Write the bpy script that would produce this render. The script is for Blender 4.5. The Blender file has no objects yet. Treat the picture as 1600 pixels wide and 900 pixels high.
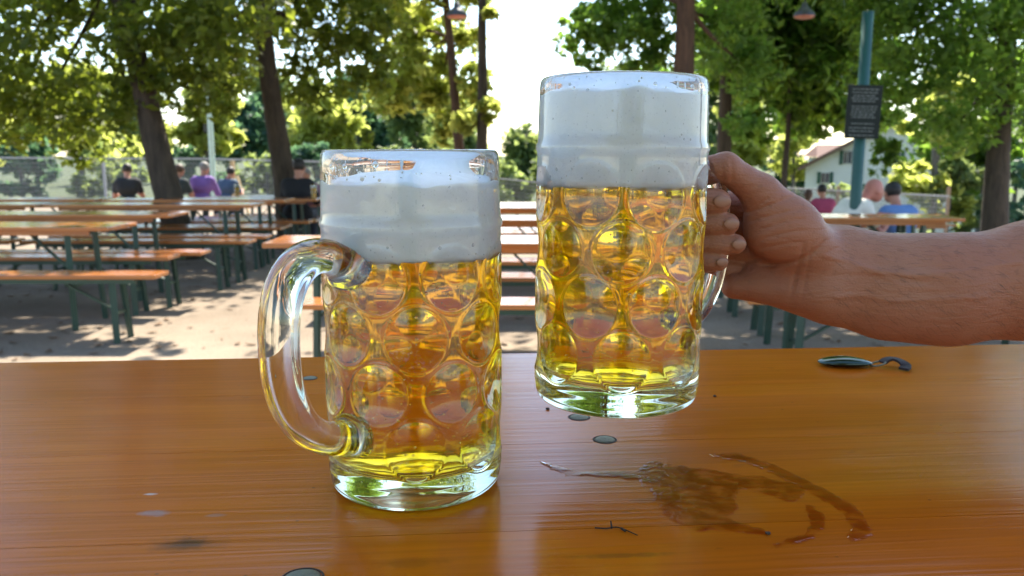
import bpy, bmesh, math, random
import numpy as np
from mathutils import Vector, Matrix

C = bpy.context.scene.collection
SC = bpy.context.scene
R = math.radians

# ------------------------------------------------------------------ camera
CAM_H = 1.30
FPX = 1300.0                      # focal length in pixels of a 1600 px wide picture
PITCH = math.atan(210.0 / FPX)
cam_data = bpy.data.cameras.new('camera')
cam = bpy.data.objects.new('camera', cam_data)
C.objects.link(cam)
cam.location = (0, 0, CAM_H)
cam.rotation_euler = (math.pi / 2 - PITCH, 0, 0)
cam_data.sensor_width = 36.0
cam_data.lens = 36.0 * FPX / 1600.0
cam_data.clip_start = 0.02
cam_data.clip_end = 3000
cam_data.dof.use_dof = True
cam_data.dof.focus_distance = 0.50
cam_data.dof.aperture_fstop = 15.0
SC.camera = cam

# ------------------------------------------------------------------ light
SUN_EL, SUN_AZ = R(52), R(12)    # azimuth measured from +Y towards +X
sun_dir = Vector((math.sin(SUN_AZ) * math.cos(SUN_EL), math.cos(SUN_AZ) * math.cos(SUN_EL), math.sin(SUN_EL)))
W = bpy.data.worlds.new('World'); SC.world = W; W.use_nodes = True
wn = W.node_tree.nodes; wl = W.node_tree.links
bg = wn['Background']
sky = wn.new('ShaderNodeTexSky'); sky.sky_type = 'NISHITA'; sky.sun_disc = False
sky.sun_elevation = SUN_EL; sky.sun_rotation = SUN_AZ
sky.air_density = 1.0; sky.dust_density = 0.5; sky.ozone_density = 1.0
wl.new(sky.outputs[0], bg.inputs[0]); bg.inputs[1].default_value = 0.12
sl = bpy.data.lights.new('sun', 'SUN'); sl.energy = 5.0; sl.angle = R(0.53); sl.color = (1.0, 0.93, 0.80)
so = bpy.data.objects.new('sun', sl); C.objects.link(so)
so.rotation_euler = sun_dir.to_track_quat('Z', 'Y').to_euler()
SC.view_settings.view_transform = 'Standard'; SC.view_settings.look = 'None'
SC.view_settings.exposure = 1.8; SC.view_settings.gamma = 1.0
cy = SC.cycles
cy.max_bounces = 24; cy.transmission_bounces = 18; cy.transparent_max_bounces = 24
cy.glossy_bounces = 8; cy.diffuse_bounces = 4; cy.volume_bounces = 0
cy.caustics_refractive = True; cy.caustics_reflective = True
cy.sample_clamp_indirect = 6.0; cy.blur_glossy = 0.5
cy.use_denoising = True

# ------------------------------------------------------------------ helpers
def ground(x, y):
    """height of the gently falling garden ground"""
    s = min(0.10, max(0.022, 0.052 + 0.0042 * x))
    y0 = min(9.0, max(5.0, 8.0 - 0.4 * x))
    d = min(max(0.0, y - y0), 45.0)
    return -s * d * min(1.0, d / 3.0)

def P(px, py, Y):
    """world point at world depth Y whose direction was surveyed at photo pixel px, py"""
    u = (px - 800) / FPX; v = (450 - py) / FPX
    dy = math.cos(PITCH) + v * math.sin(PITCH); dz = -math.sin(PITCH) + v * math.cos(PITCH)
    t = Y / dy
    return Vector((u * t, Y, CAM_H + dz * t))

def Q(px, py, z):
    """world point on the level z surveyed at photo pixel px, py"""
    v = (450 - py) / FPX; u = (px - 800) / FPX
    dy = math.cos(PITCH) + v * math.sin(PITCH); dz = -math.sin(PITCH) + v * math.cos(PITCH)
    t = (z - CAM_H) / dz
    return Vector((u * t, dy * t, z))

def link(name, me, mat=None, parent=None):
    o = bpy.data.objects.new(name, me); C.objects.link(o)
    if mat is not None and not me.materials: me.materials.append(mat)
    if parent is not None: o.parent = parent
    return o

def mesh(name, verts, faces, mat=None, parent=None, smooth=False):
    me = bpy.data.meshes.new(name)
    me.from_pydata([tuple(v) for v in verts], [], [tuple(f) for f in faces])
    if smooth:
        me.polygons.foreach_set('use_smooth', [True] * len(me.polygons))
    me.update()
    return link(name, me, mat, parent)

def np_mesh(name, V, F, mat=None, parent=None, smooth=False):
    me = bpy.data.meshes.new(name)
    V = np.asarray(V, np.float32); F = np.asarray(F, np.int32)
    k = F.shape[1]
    me.vertices.add(len(V)); me.vertices.foreach_set('co', V.ravel())
    me.loops.add(F.size); me.loops.foreach_set('vertex_index', F.ravel())
    me.polygons.add(len(F)); me.polygons.foreach_set('loop_start', np.arange(0, F.size, k, dtype=np.int32))
    me.polygons.foreach_set('use_smooth', np.full(len(F), smooth))
    me.update(calc_edges=True); me.validate()
    return link(name, me, mat, parent)

def from_bm(name, bm, mat=None, parent=None, smooth=False):
    me = bpy.data.meshes.new(name); bm.to_mesh(me); bm.free()
    if smooth: me.polygons.foreach_set('use_smooth', [True] * len(me.polygons))
    return link(name, me, mat, parent)

def empty(name, loc=(0, 0, 0), rz=0.0):
    o = bpy.data.objects.new(name, None); C.objects.link(o)
    o.location = loc; o.rotation_euler = (0, 0, rz); o.empty_display_size = 0.1
    return o

def tag(o, label=None, cat=None, group=None, kind=None):
    if label: o['label'] = label
    if cat: o['category'] = cat
    if group: o['group'] = group
    if kind: o['kind'] = kind
    return o

def copy_tree(o, parent=None):
    c = o.copy(); C.objects.link(c)
    if parent is not None: c.parent = parent
    for ch in list(o.children): copy_tree(ch, c)
    return c

def add_box(bm, c, s, rot=None, bevel=0.0):
    r = bmesh.ops.create_cube(bm, size=1.0)
    vs = r['verts']
    M = Matrix.Translation(Vector(c)) @ (rot.to_4x4() if rot is not None else Matrix()) @ Matrix.Diagonal((*s, 1))
    bmesh.ops.transform(bm, matrix=M, verts=vs)
    if bevel > 0:
        es = list({e for v in vs for e in v.link_edges})
        bmesh.ops.bevel(bm, geom=es, offset=bevel, segments=2, affect='EDGES', profile=0.6)
    return bm

def box(name, c, s, mat, parent=None, bevel=0.0, rot=None):
    bm = bmesh.new(); add_box(bm, c, s, rot, bevel)
    return from_bm(name, bm, mat, parent)

def add_bar(bm, a, b, w, d=None):
    a = Vector(a); b = Vector(b); d = d or w
    q = (b - a).to_track_quat('Z', 'Y').to_matrix()
    add_box(bm, (a + b) / 2, (w, d, (b - a).length), q)

def tube(path, radii, n=12, flat=None, cap=True):
    """tapered tube along a path -> verts, quads/tris"""
    path = [Vector(p) for p in path]; V = []; F = []
    up = Vector((0.13, 0.21, 1)).normalized(); prev = None
    for i, p in enumerate(path):
        t = (path[min(i + 1, len(path) - 1)] - path[max(i - 1, 0)]).normalized()
        if prev is None:
            x = t.orthogonal().normalized()
        else:
            x = (prev - t * prev.dot(t)).normalized()
        prev = x; y = t.cross(x)
        for k in range(n):
            a = 2 * math.pi * k / n
            V.append(p + (x * math.cos(a) + y * math.sin(a)) * radii[i])
    for i in range(len(path) - 1):
        for k in range(n):
            a = i * n + k; b = i * n + (k + 1) % n
            F.append((a, b, b + n, a + n))
    if cap:
        F.append(tuple(range(n))[::-1]); F.append(tuple(range((len(path) - 1) * n, len(path) * n)))
    return V, F

def spline(pts, m=8):
    """Catmull-Rom through the points"""
    pts = [Vector(p) for p in pts]; out = []
    for i in range(len(pts) - 1):
        p0 = pts[max(i - 1, 0)]; p1 = pts[i]; p2 = pts[i + 1]; p3 = pts[min(i + 2, len(pts) - 1)]
        for k in range(m):
            t = k / m
            out.append(0.5 * ((2 * p1) + (p2 - p0) * t + (2 * p0 - 5 * p1 + 4 * p2 - p3) * t * t + (3 * p1 - p0 - 3 * p2 + p3) * t ** 3))
    out.append(pts[-1]); return out

def lathe(profile, n=48, close=False):
    V = []; F = []
    m = len(profile)
    for r, z in profile:
        for k in range(n):
            a = 2 * math.pi * k / n
            V.append((r * math.cos(a), r * math.sin(a), z))
    rng = m if close else m - 1
    for i in range(rng):
        j = (i + 1) % m
        for k in range(n):
            k2 = (k + 1) % n
            F.append((i * n + k, i * n + k2, j * n + k2, j * n + k))
    return V, F

# --- signed distance modelling (continuous bodies) -------------------------
def surface_nets(D, org, h):
    """D: 3-D signed distances sampled at org + h*index -> verts, quads"""
    nx, ny, nz = D.shape
    S = D < 0
    cells = np.zeros((nx - 1, ny - 1, nz - 1), np.int32)
    corners = [(i, j, k) for i in (0, 1) for j in (0, 1) for k in (0, 1)]
    cnt = np.zeros(cells.shape, np.int8)
    for i, j, k in corners:
        cnt += S[i:nx - 1 + i, j:ny - 1 + j, k:nz - 1 + k]
    act = (cnt > 0) & (cnt < 8)
    idx = np.argwhere(act)
    acc = np.zeros((len(idx), 3)); w = np.zeros(len(idx))
    I, J, K = idx.T
    edges = [(a, b) for a in corners for b in corners if sum(x != y for x, y in zip(a, b)) == 1 and a < b]
    for a, b in edges:
        da = D[I + a[0], J + a[1], K + a[2]]; db = D[I + b[0], J + b[1], K + b[2]]
        m = (da < 0) != (db < 0)
        den = da - db
        t = np.where(m, da / np.where(np.abs(den) < 1e-12, 1e-12, den), 0)
        pos = np.array(a)[None] + t[:, None] * (np.array(b) - np.array(a))[None]
        acc += pos * m[:, None]; w += m
    V = (idx + acc / np.maximum(w, 1)[:, None]) * h + np.array(org)[None]
    vid = -np.ones(cells.shape, np.int64); vid[I, J, K] = np.arange(len(idx))
    F = []
    for ax in range(3):
        sl0 = [slice(None)] * 3; sl1 = [slice(None)] * 3
        sl0[ax] = slice(0, -1); sl1[ax] = slice(1, None)
        a, b = S[tuple(sl0)], S[tuple(sl1)]
        ch = np.argwhere(a != b)
        u, v = (ax + 1) % 3, (ax + 2) % 3
        ok = (ch[:, u] > 0) & (ch[:, v] > 0) & (ch[:, u] < D.shape[u] - 1) & (ch[:, v] < D.shape[v] - 1)
        ch = ch[ok]
        def g(du, dv):
            c = ch.copy(); c[:, u] += du; c[:, v] += dv
            return vid[c[:, 0], c[:, 1], c[:, 2]]
        q = np.stack([g(-1, -1), g(0, -1), g(0, 0), g(-1, 0)], 1)
        flip = ~a[ch[:, 0], ch[:, 1], ch[:, 2]]
        q[flip] = q[flip][:, ::-1]
        F.append(q)
    F = np.concatenate(F)
    return V, F[(F >= 0).all(1)]

def cone_d(X, Y, Z, a, b, ra, rb, ys=1.0):
    """distance to a tapered capsule; ys > 1 flattens it along Y"""
    ax, ay, az = a; bx, by, bz = b
    px, py, pz = X - ax, (Y - ay) * ys, Z - az
    dx, dy, dz = bx - ax, (by - ay) * ys, bz - az
    L = dx * dx + dy * dy + dz * dz + 1e-12
    t = np.clip((px * dx + py * dy + pz * dz) / L, 0, 1)
    d = np.sqrt((px - dx * t) ** 2 + (py - dy * t) ** 2 + (pz - dz * t) ** 2) - (ra + (rb - ra) * t)
    return d / (1 + 0.35 * (ys - 1))

def ell_d(X, Y, Z, c, r):
    x, y, z = (X - c[0]) / r[0], (Y - c[1]) / r[1], (Z - c[2]) / r[2]
    k = np.sqrt(x * x + y * y + z * z)
    return (k - 1) * min(r)

def smin(a, b, k):
    h = np.clip(0.5 + 0.5 * (b - a) / k, 0, 1)
    return b + (a - b) * h - k * h * (1 - h)

def grid3(lo, hi, h):
    xs = np.arange(lo[0], hi[0] + h, h, dtype=np.float32)
    ys = np.arange(lo[1], hi[1] + h, h, dtype=np.float32)
    zs = np.arange(lo[2], hi[2] + h, h, dtype=np.float32)
    return xs[:, None, None], ys[None, :, None], zs[None, None, :]

# ------------------------------------------------------------------ materials
class NT:
    def __init__(self, name):
        self.m = bpy.data.materials.new(name); self.m.use_nodes = True
        self.t = self.m.node_tree; self.n = self.t.nodes; self.n.clear()
        self.out = self.n.new('ShaderNodeOutputMaterial')
    def node(self, typ, **kw):
        n = self.n.new(typ)
        for k, v in kw.items():
            if k in n.inputs.keys() if isinstance(k, str) else False: pass
            setattr(n, k, v)
        return n
    def set(self, n, **kw):
        for k, v in kw.items(): n.inputs[k.replace('_', ' ')].default_value = v
        return n
    def lk(self, a, b): self.t.links.new(a, b)
    def noise(self, vec=None, scale=5, detail=4, rough=0.5, dist=0.0):
        n = self.n.new('ShaderNodeTexNoise')
        n.inputs['Scale'].default_value = scale; n.inputs['Detail'].default_value = detail
        n.inputs['Roughness'].default_value = rough; n.inputs['Distortion'].default_value = dist
        if vec is not None: self.lk(vec, n.inputs['Vector'])
        return n
    def ramp(self, fac, stops):
        n = self.n.new('ShaderNodeValToRGB'); e = n.color_ramp.elements
        while len(e) < len(stops): e.new(0.5)
        for el, (p, c) in zip(e, stops):
            el.position = p; el.color = (*c, 1) if len(c) == 3 else c
        self.lk(fac, n.inputs[0]); return n
    def coords(self, out='Object', scale=None, rot=None):
        t = self.n.new('ShaderNodeTexCoord'); o = t.outputs[out]
        if scale is not None or rot is not None:
            m = self.n.new('ShaderNodeMapping')
            if scale is not None: m.inputs['Scale'].default_value = scale
            if rot is not None: m.inputs['Rotation'].default_value = rot
            self.lk(o, m.inputs['Vector']); o = m.outputs[0]
        return o
    def bump(self, h, strength=0.3, dist=0.01, normal=None):
        b = self.n.new('ShaderNodeBump'); b.inputs['Strength'].default_value = strength
        b.inputs['Distance'].default_value = dist; self.lk(h, b.inputs['Height'])
        if normal is not None: self.lk(normal, b.inputs['Normal'])
        return b
    def bsdf(self, **kw):
        b = self.n.new('ShaderNodeBsdfPrincipled'); self.set(b, **kw)
        self.lk(b.outputs[0], self.out.inputs[0]); return b
    def mix(self, fac, a, b, blend='MIX'):
        n = self.n.new('ShaderNodeMix'); n.data_type = 'RGBA'; n.blend_type = blend
        for s, v in ((n.inputs[0], fac), (n.inputs[6], a), (n.inputs[7], b)):
            if hasattr(v, 'is_linked') or hasattr(v, 'links'): self.lk(v, s)
            elif isinstance(v, (int, float)): s.default_value = v
            else: s.default_value = (*v, 1)
        return n.outputs[2]
    def math(self, op, a, b=0.0):
        n = self.n.new('ShaderNodeMath'); n.operation = op
        for s, v in ((n.inputs[0], a), (n.inputs[1], b)):
            if isinstance(v, (int, float)): s.default_value = v
            else: self.lk(v, s)
        return n.outputs[0]

def simple(name, col, rough=0.6, metal=0.0, var=0.25, scale=8.0, bump=0.0, bscale=60.0):
    t = NT(name); b = t.bsdf(Roughness=rough, Metallic=metal)
    c = t.coords('Object')
    n = t.noise(c, scale, 5, 0.6)
    t.lk(t.mix(n.outputs['Fac'], tuple(x * (1 - var) for x in col), tuple(min(1, x * (1 + var)) for x in col)), b.inputs['Base Color'])
    if bump:
        n2 = t.noise(c, bscale, 4, 0.6); t.lk(t.bump(n2.outputs['Fac'], bump, 0.01).outputs[0], b.inputs['Normal'])
    return t.m

def mat_table():
    t = NT('lacquered_table_wood'); b = t.bsdf(IOR=1.45); b.inputs['Specular IOR Level'].default_value = 0.22
    oi = t.n.new('ShaderNodeObjectInfo')
    tc = t.n.new('ShaderNodeTexCoord')
    sh = t.n.new('ShaderNodeVectorMath'); sh.operation = 'ADD'
    cx = t.n.new('ShaderNodeCombineXYZ')
    t.lk(t.math('MULTIPLY', oi.outputs['Random'], 37.0), cx.inputs[0]); t.lk(t.math('MULTIPLY', oi.outputs['Random'], 11.0), cx.inputs[2])
    t.lk(tc.outputs['Object'], sh.inputs[0]); t.lk(cx.outputs[0], sh.inputs[1])
    def mp(sc):
        m = t.n.new('ShaderNodeMapping'); m.inputs['Scale'].default_value = sc
        t.lk(sh.outputs[0], m.inputs['Vector']); return m.outputs[0]
    fine = t.noise(mp((9, 320, 40)), 1.0, 4, 0.65)
    rings = t.noise(mp((1.1, 42, 8)), 1.0, 3, 0.55, 0.4)
    broad = t.noise(mp((2.2, 9, 4)), 1.0, 4, 0.6)
    spot = t.noise(mp((16, 34, 10)), 1.0, 5, 0.7)
    w = t.n.new('ShaderNodeMath'); w.operation = 'SINE'
    t.lk(t.math('MULTIPLY', rings.outputs['Fac'], 46.0), w.inputs[0])
    ring01 = t.math('MULTIPLY_ADD', w.outputs[0], 0.5); t.n[-1].inputs[2].default_value = 0.5
    base = t.ramp(broad.outputs['Fac'], [(0.25, (0.46, 0.092, 0.003)), (0.5, (0.56, 0.122, 0.004)), (0.75, (0.64, 0.158, 0.008))])
    c1 = t.mix(t.math('MULTIPLY', ring01, 0.22), base.outputs[0], (0.30, 0.058, 0.003))
    f2 = t.ramp(fine.outputs['Fac'], [(0.36, (1, 1, 1)), (0.6, (0, 0, 0))])
    c2 = t.mix(t.math('MULTIPLY', f2.outputs[0], 0.16), c1, (0.22, 0.045, 0.003))
    s2 = t.ramp(spot.outputs['Fac'], [(0.66, (0, 0, 0)), (0.75, (1, 1, 1))])
    c3 = t.mix(t.math('MULTIPLY', s2.outputs[0], 0.6), c2, (0.12, 0.045, 0.012))
    # scratches and dirt specks
    vo = t.n.new('ShaderNodeTexVoronoi'); vo.inputs['Scale'].default_value = 1.0; t.lk(mp((60, 90, 20)), vo.inputs['Vector'])
    dk = t.ramp(vo.outputs['Distance'], [(0.0, (1, 1, 1)), (0.09, (0, 0, 0))])
    sel = t.ramp(t.noise(mp((9, 9, 9)), 1.0, 2).outputs['Fac'], [(0.55, (0, 0, 0)), (0.62, (1, 1, 1))])
    c4 = t.mix(t.math('MULTIPLY', dk.outputs[0], sel.outputs[0]), c3, (0.05, 0.025, 0.012))
    wear = t.noise(mp((5, 7, 5)), 1.0, 5, 0.65)
    wr = t.ramp(wear.outputs['Fac'], [(0.60, (0, 0, 0)), (0.74, (1, 1, 1))])
    c5 = t.mix(t.math('MULTIPLY', wr.outputs[0], 0.16), c4, (0.42, 0.24, 0.12))
    kv = t.n.new('ShaderNodeTexVoronoi'); kv.inputs['Scale'].default_value = 1.0; t.lk(mp((3.3, 7.5, 1)), kv.inputs['Vector'])
    kn = t.ramp(kv.outputs['Distance'], [(0.02, (1, 1, 1)), (0.11, (0, 0, 0))])
    ks = t.n.new('ShaderNodeSeparateColor'); t.lk(kv.outputs['Color'], ks.inputs[0])
    kk = t.math('MULTIPLY', kn.outputs[0], t.math('GREATER_THAN', ks.outputs[0], 0.45))
    c5 = t.mix(t.math('MULTIPLY', kk, 0.75), c5, (0.085, 0.030, 0.008))
    t.lk(c5, b.inputs['Base Color'])
    rr = t.ramp(t.noise(mp((7, 16, 5)), 1.0, 6, 0.7).outputs['Fac'], [(0.3, (0.12, 0.12, 0.12)), (0.7, (0.25, 0.25, 0.25))])
    t.lk(rr.outputs[0], b.inputs['Roughness'])
    bm1 = t.bump(ring01, 0.06, 0.0012)
    bm2 = t.bump(fine.outputs['Fac'], 0.07, 0.0006, bm1.outputs[0])
    t.lk(bm2.outputs[0], b.inputs['Normal'])
    return t.m

def mat_garden_wood():
    t = NT('orange_garden_wood'); b = t.bsdf(Roughness=0.24, IOR=1.5); b.inputs['Coat Weight'].default_value = 0.6; b.inputs['Coat Roughness'].default_value = 0.12
    oi = t.n.new('ShaderNodeObjectInfo')
    n = t.noise(t.coords('Object', (1.2, 22, 22)), 1.5, 4, 0.6)
    r = t.ramp(n.outputs['Fac'], [(0.3, (0.30, 0.085, 0.015)), (0.7, (0.52, 0.19, 0.04))])
    hs = t.n.new('ShaderNodeHueSaturation'); t.lk(r.outputs[0], hs.inputs['Color'])
    v = t.math('MULTIPLY_ADD', oi.outputs['Random'], 0.55); t.n[-1].inputs[2].default_value = 0.65
    t.lk(v, hs.inputs['Value'])
    t.lk(hs.outputs[0], b.inputs['Base Color'])
    t.lk(t.bump(n.outputs['Fac'], 0.15, 0.002).outputs[0], b.inputs['Normal'])
    return t.m

def mat_ground():
    t = NT('gravel_ground'); b = t.bsdf(Roughness=0.95)
    c = t.coords('Object')
    n1 = t.noise(c, 0.7, 6, 0.6); n2 = t.noise(c, 34, 4, 0.7); n3 = t.noise(c, 5.0, 5, 0.65)
    base = t.ramp(n1.outputs['Fac'], [(0.35, (0.20, 0.150, 0.102)), (0.65, (0.345, 0.272, 0.196))])
    c2 = t.mix(t.math('MULTIPLY', n2.outputs['Fac'], 0.7), base.outputs[0], (0.10, 0.072, 0.05))
    lf = t.ramp(n3.outputs['Fac'], [(0.60, (0, 0, 0)), (0.70, (1, 1, 1))])
    c3 = t.mix(t.math('MULTIPLY', lf.outputs[0], 0.45), c2, (0.11, 0.07, 0.04))
    sp = t.n.new('ShaderNodeSeparateXYZ'); t.lk(c, sp.inputs[0])
    gy = t.ramp(t.math('ADD', t.math('MULTIPLY', sp.outputs[1], 0.01), t.math('MULTIPLY', n3.outputs['Fac'], 0.03)), [(0.285, (0, 0, 0)), (0.315, (1, 1, 1))])
    c3 = t.mix(gy.outputs[0], c3, t.mix(n1.outputs['Fac'], (0.025, 0.045, 0.012), (0.06, 0.075, 0.02)))
    t.lk(c3, b.inputs['Base Color'])
    t.lk(t.bump(n2.outputs['Fac'], 0.7, 0.02).outputs[0], b.inputs['Normal'])
    return t.m

def mat_bark(name, a, c):
    t = NT(name); b = t.bsdf(Roughness=0.9)
    co = t.coords('Object', (5, 5, 1.2))
    n = t.noise(co, 2.5, 6, 0.7, 0.4)
    r = t.ramp(n.outputs['Fac'], [(0.3, a), (0.7, c)])
    t.lk(r.outputs[0], b.inputs['Base Color'])
    t.lk(t.bump(n.outputs['Fac'], 0.9, 0.04).outputs[0], b.inputs['Normal'])
    return t.m

def mat_leaf(name, dark, light, trans, ts=0.55):
    t = NT(name)
    g = t.n.new('ShaderNodeNewGeometry')
    n = t.noise(t.coords('Object'), 0.55, 3, 0.6)
    f = t.math('ADD', t.math('MULTIPLY', g.outputs['Random Per Island'], 0.55), t.math('MULTIPLY', n.outputs['Fac'], 0.5))
    col = t.ramp(f, [(0.25, dark), (0.8, light)])
    tr = t.ramp(f, [(0.25, tuple(x * 0.55 for x in trans)), (0.8, trans)])
    p = t.n.new('ShaderNodeBsdfPrincipled'); p.inputs['Roughness'].default_value = 0.5
    p.inputs['Specular IOR Level'].default_value = 0.35
    t.lk(col.outputs[0], p.inputs['Base Color'])
    tl = t.n.new('ShaderNodeBsdfTranslucent'); t.lk(tr.outputs[0], tl.inputs['Color'])
    mx = t.n.new('ShaderNodeMixShader'); mx.inputs[0].default_value = ts
    t.lk(p.outputs[0], mx.inputs[1]); t.lk(tl.outputs[0], mx.inputs[2]); t.lk(mx.outputs[0], t.out.inputs[0])
    return t.m

def mat_glass():
    t = NT('mug_glass'); b = t.n.new('ShaderNodeBsdfPrincipled')
    t.set(b, Roughness=0.0, IOR=1.5); b.inputs['Transmission Weight'].default_value = 1.0
    b.inputs['Base Color'].default_value = (0.985, 0.995, 0.985, 1)
    c = t.coords('Object')
    n = t.noise(c, 95, 2, 0.5); n2 = t.noise(c, 30, 2, 0.5)
    bb = t.bump(n2.outputs['Fac'], 0.24, 0.002)
    t.lk(t.bump(n.outputs['Fac'], 0.035, 0.001, bb.outputs[0]).outputs[0], b.inputs['Normal'])
    va = t.n.new('ShaderNodeVolumeAbsorption'); va.inputs['Color'].default_value = (0.80, 0.93, 0.55, 1); va.inputs['Density'].default_value = 5.0
    t.lk(b.outputs[0], t.out.inputs[0]); t.lk(va.outputs[0], t.out.inputs[1])
    return t.m

def mat_beer():
    t = NT('lager_beer'); b = t.n.new('ShaderNodeBsdfPrincipled')
    t.set(b, Roughness=0.085, IOR=1.33); b.inputs['Transmission Weight'].default_value = 1.0
    b.inputs['Base Color'].default_value = (1, 1, 1, 1)
    va = t.n.new('ShaderNodeVolumeAbsorption'); va.inputs['Color'].default_value = (0.997, 0.908, 0.04, 1); va.inputs['Density'].default_value = 72.0
    t.lk(b.outputs[0], t.out.inputs[0]); t.lk(va.outputs[0], t.out.inputs[1])
    return t.m

def mat_bubble():
    t = NT('gas_bubble'); b = t.n.new('ShaderNodeBsdfPrincipled')
    t.set(b, Roughness=0.0, IOR=0.75); b.inputs['Transmission Weight'].default_value = 1.0
    t.lk(b.outputs[0], t.out.inputs[0]); return t.m

def mat_drop():
    t = NT('water_drop'); b = t.n.new('ShaderNodeBsdfPrincipled')
    t.set(b, Roughness=0.0, IOR=1.33); b.inputs['Transmission Weight'].default_value = 1.0
    t.lk(b.outputs[0], t.out.inputs[0]); return t.m

def mat_foam():
    t = NT('beer_foam'); b = t.bsdf(Roughness=0.75)
    c = t.coords('Object')
    n = t.noise(c, 260, 3, 0.6); n2 = t.noise(c, 40, 4, 0.6)
    vb = t.n.new('ShaderNodeTexVoronoi'); vb.inputs['Scale'].default_value = 620; t.lk(c, vb.inputs['Vector'])
    cell = t.ramp(vb.outputs['Distance'], [(0.05, (1, 1, 1)), (0.32, (0, 0, 0))])
    sep = t.n.new('ShaderNodeSeparateColor'); t.lk(vb.outputs['Color'], sep.inputs[0])
    big = t.math('MULTIPLY', cell.outputs[0], t.math('GREATER_THAN', sep.outputs[0], 0.72))
    t.lk(t.mix(t.math('MULTIPLY', big, 0.5), t.mix(n2.outputs['Fac'], (0.80, 0.81, 0.82), (0.93, 0.93, 0.93)), (0.52, 0.53, 0.54)), b.inputs['Base Color'])
    b.inputs['Subsurface Weight'].default_value = 0.35
    b.inputs['Subsurface Radius'].default_value = (0.9, 0.8, 0.65); b.inputs['Subsurface Scale'].default_value = 0.008
    t.lk(t.bump(n.outputs['Fac'], 0.35, 0.001).outputs[0], b.inputs['Normal'])
    return t.m

def mat_skin(name='skin', col=(0.37, 0.155, 0.088), fine=True):
    t = NT(name); b = t.bsdf(Roughness=0.48); b.inputs['Specular IOR Level'].default_value = 0.36
    c = t.coords('Object')
    n = t.noise(c, 22, 5, 0.6); n2 = t.noise(c, 9, 3, 0.5)
    m1 = t.mix(n.outputs['Fac'], tuple(x * 0.85 for x in col), tuple(x * 1.12 for x in col))
    rd = t.ramp(n2.outputs['Fac'], [(0.45, (0, 0, 0)), (0.7, (1, 1, 1))])
    sk = t.mix(t.math('MULTIPLY', rd.outputs[0], 0.6), m1, (col[0] * 0.9, col[1] * 0.66, col[2] * 0.62))
    fr = t.ramp(t.noise(c, 160, 3, 0.7).outputs['Fac'], [(0.58, (0, 0, 0)), (0.70, (1, 1, 1))])
    t.lk(t.mix(t.math('MULTIPLY', fr.outputs[0], 0.42), sk, tuple(q * 0.55 for q in col)), b.inputs['Base Color'])
    if fine:
        b.inputs['Subsurface Weight'].default_value = 0.10
        b.inputs['Subsurface Radius'].default_value = (1.0, 0.35, 0.2); b.inputs['Subsurface Scale'].default_value = 0.006
        v = t.n.new('ShaderNodeTexVoronoi'); v.inputs['Scale'].default_value = 420; v.feature = 'DISTANCE_TO_EDGE'
        t.lk(c, v.inputs['Vector'])
        st = t.noise(t.coords('Object', (60, 60, 260), (0, 0.35, 0)), 1.0, 4, 0.6, 0.6)
        b1 = t.bump(st.outputs['Fac'], 0.50, 0.0020)
        b2 = t.bump(v.outputs['Distance'], 0.40, 0.0007, b1.outputs[0])
        t.lk(b2.outputs[0], b.inputs['Normal'])
    return t.m

def mat_film():
    t = NT('spilled_beer_film')
    c = t.coords('Object')
    n = t.noise(c, 210, 3, 0.6); n2 = t.noise(c, 45, 3, 0.5)
    bm = t.bump(n2.outputs['Fac'], 0.25, 0.002, t.bump(n.outputs['Fac'], 0.30, 0.001).outputs[0])
    tr = t.n.new('ShaderNodeBsdfTransparent'); tr.inputs[0].default_value = (0.97, 0.80, 0.52, 1)
    gl = t.n.new('ShaderNodeBsdfGlossy'); gl.inputs['Roughness'].default_value = 0.08; t.lk(bm.outputs[0], gl.inputs['Normal'])
    fr = t.n.new('ShaderNodeFresnel'); fr.inputs[0].default_value = 1.34; t.lk(bm.outputs[0], fr.inputs['Normal'])
    mx = t.n.new('ShaderNodeMixShader'); t.lk(fr.outputs[0], mx.inputs[0]); t.lk(tr.outputs[0], mx.inputs[1]); t.lk(gl.outputs[0], mx.inputs[2])
    pat = t.ramp(t.noise(t.coords('Object', (70, 130, 70)), 1.0, 6, 0.75, 0.5).outputs['Fac'], [(0.47, (1, 1, 1)), (0.58, (0, 0, 0))])
    clear = t.n.new('ShaderNodeBsdfTransparent'); m2 = t.n.new('ShaderNodeMixShader')
    t.lk(t.math('MULTIPLY_ADD', pat.outputs[0], 0.85), m2.inputs[0]); t.n[-1].inputs[2].default_value = 0.15
    t.lk(clear.outputs[0], m2.inputs[1]); t.lk(mx.outputs[0], m2.inputs[2])
    t.lk(m2.outputs[0], t.out.inputs[0]); return t.m

M = {}
M['table'] = mat_table(); M['wood'] = mat_garden_wood(); M['ground'] = mat_ground()
M['bark_dark'] = mat_bark('dark_bark', (0.030, 0.022, 0.015), (0.085, 0.062, 0.042))
M['bark_red'] = mat_bark('reddish_bark', (0.05, 0.027, 0.018), (0.14, 0.075, 0.045))
M['bark_grey'] = mat_bark('grey_bark', (0.06, 0.06, 0.055), (0.15, 0.145, 0.13))
M['leaf_olive'] = mat_leaf('olive_leaf', (0.038, 0.070, 0.012), (0.100, 0.135, 0.022), (0.44, 0.53, 0.05), 0.48)
M['leaf_green'] = mat_leaf('green_leaf', (0.030, 0.070, 0.016), (0.080, 0.135, 0.026), (0.40, 0.66, 0.08), 0.50)
M['leaf_yellow'] = mat_leaf('sunlit_tint_leaf', (0.080, 0.100, 0.018), (0.170, 0.170, 0.035), (0.80, 0.88, 0.20), 0.60)  # brighter yellow tint: sunlight is worked into the leaf colour
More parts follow.
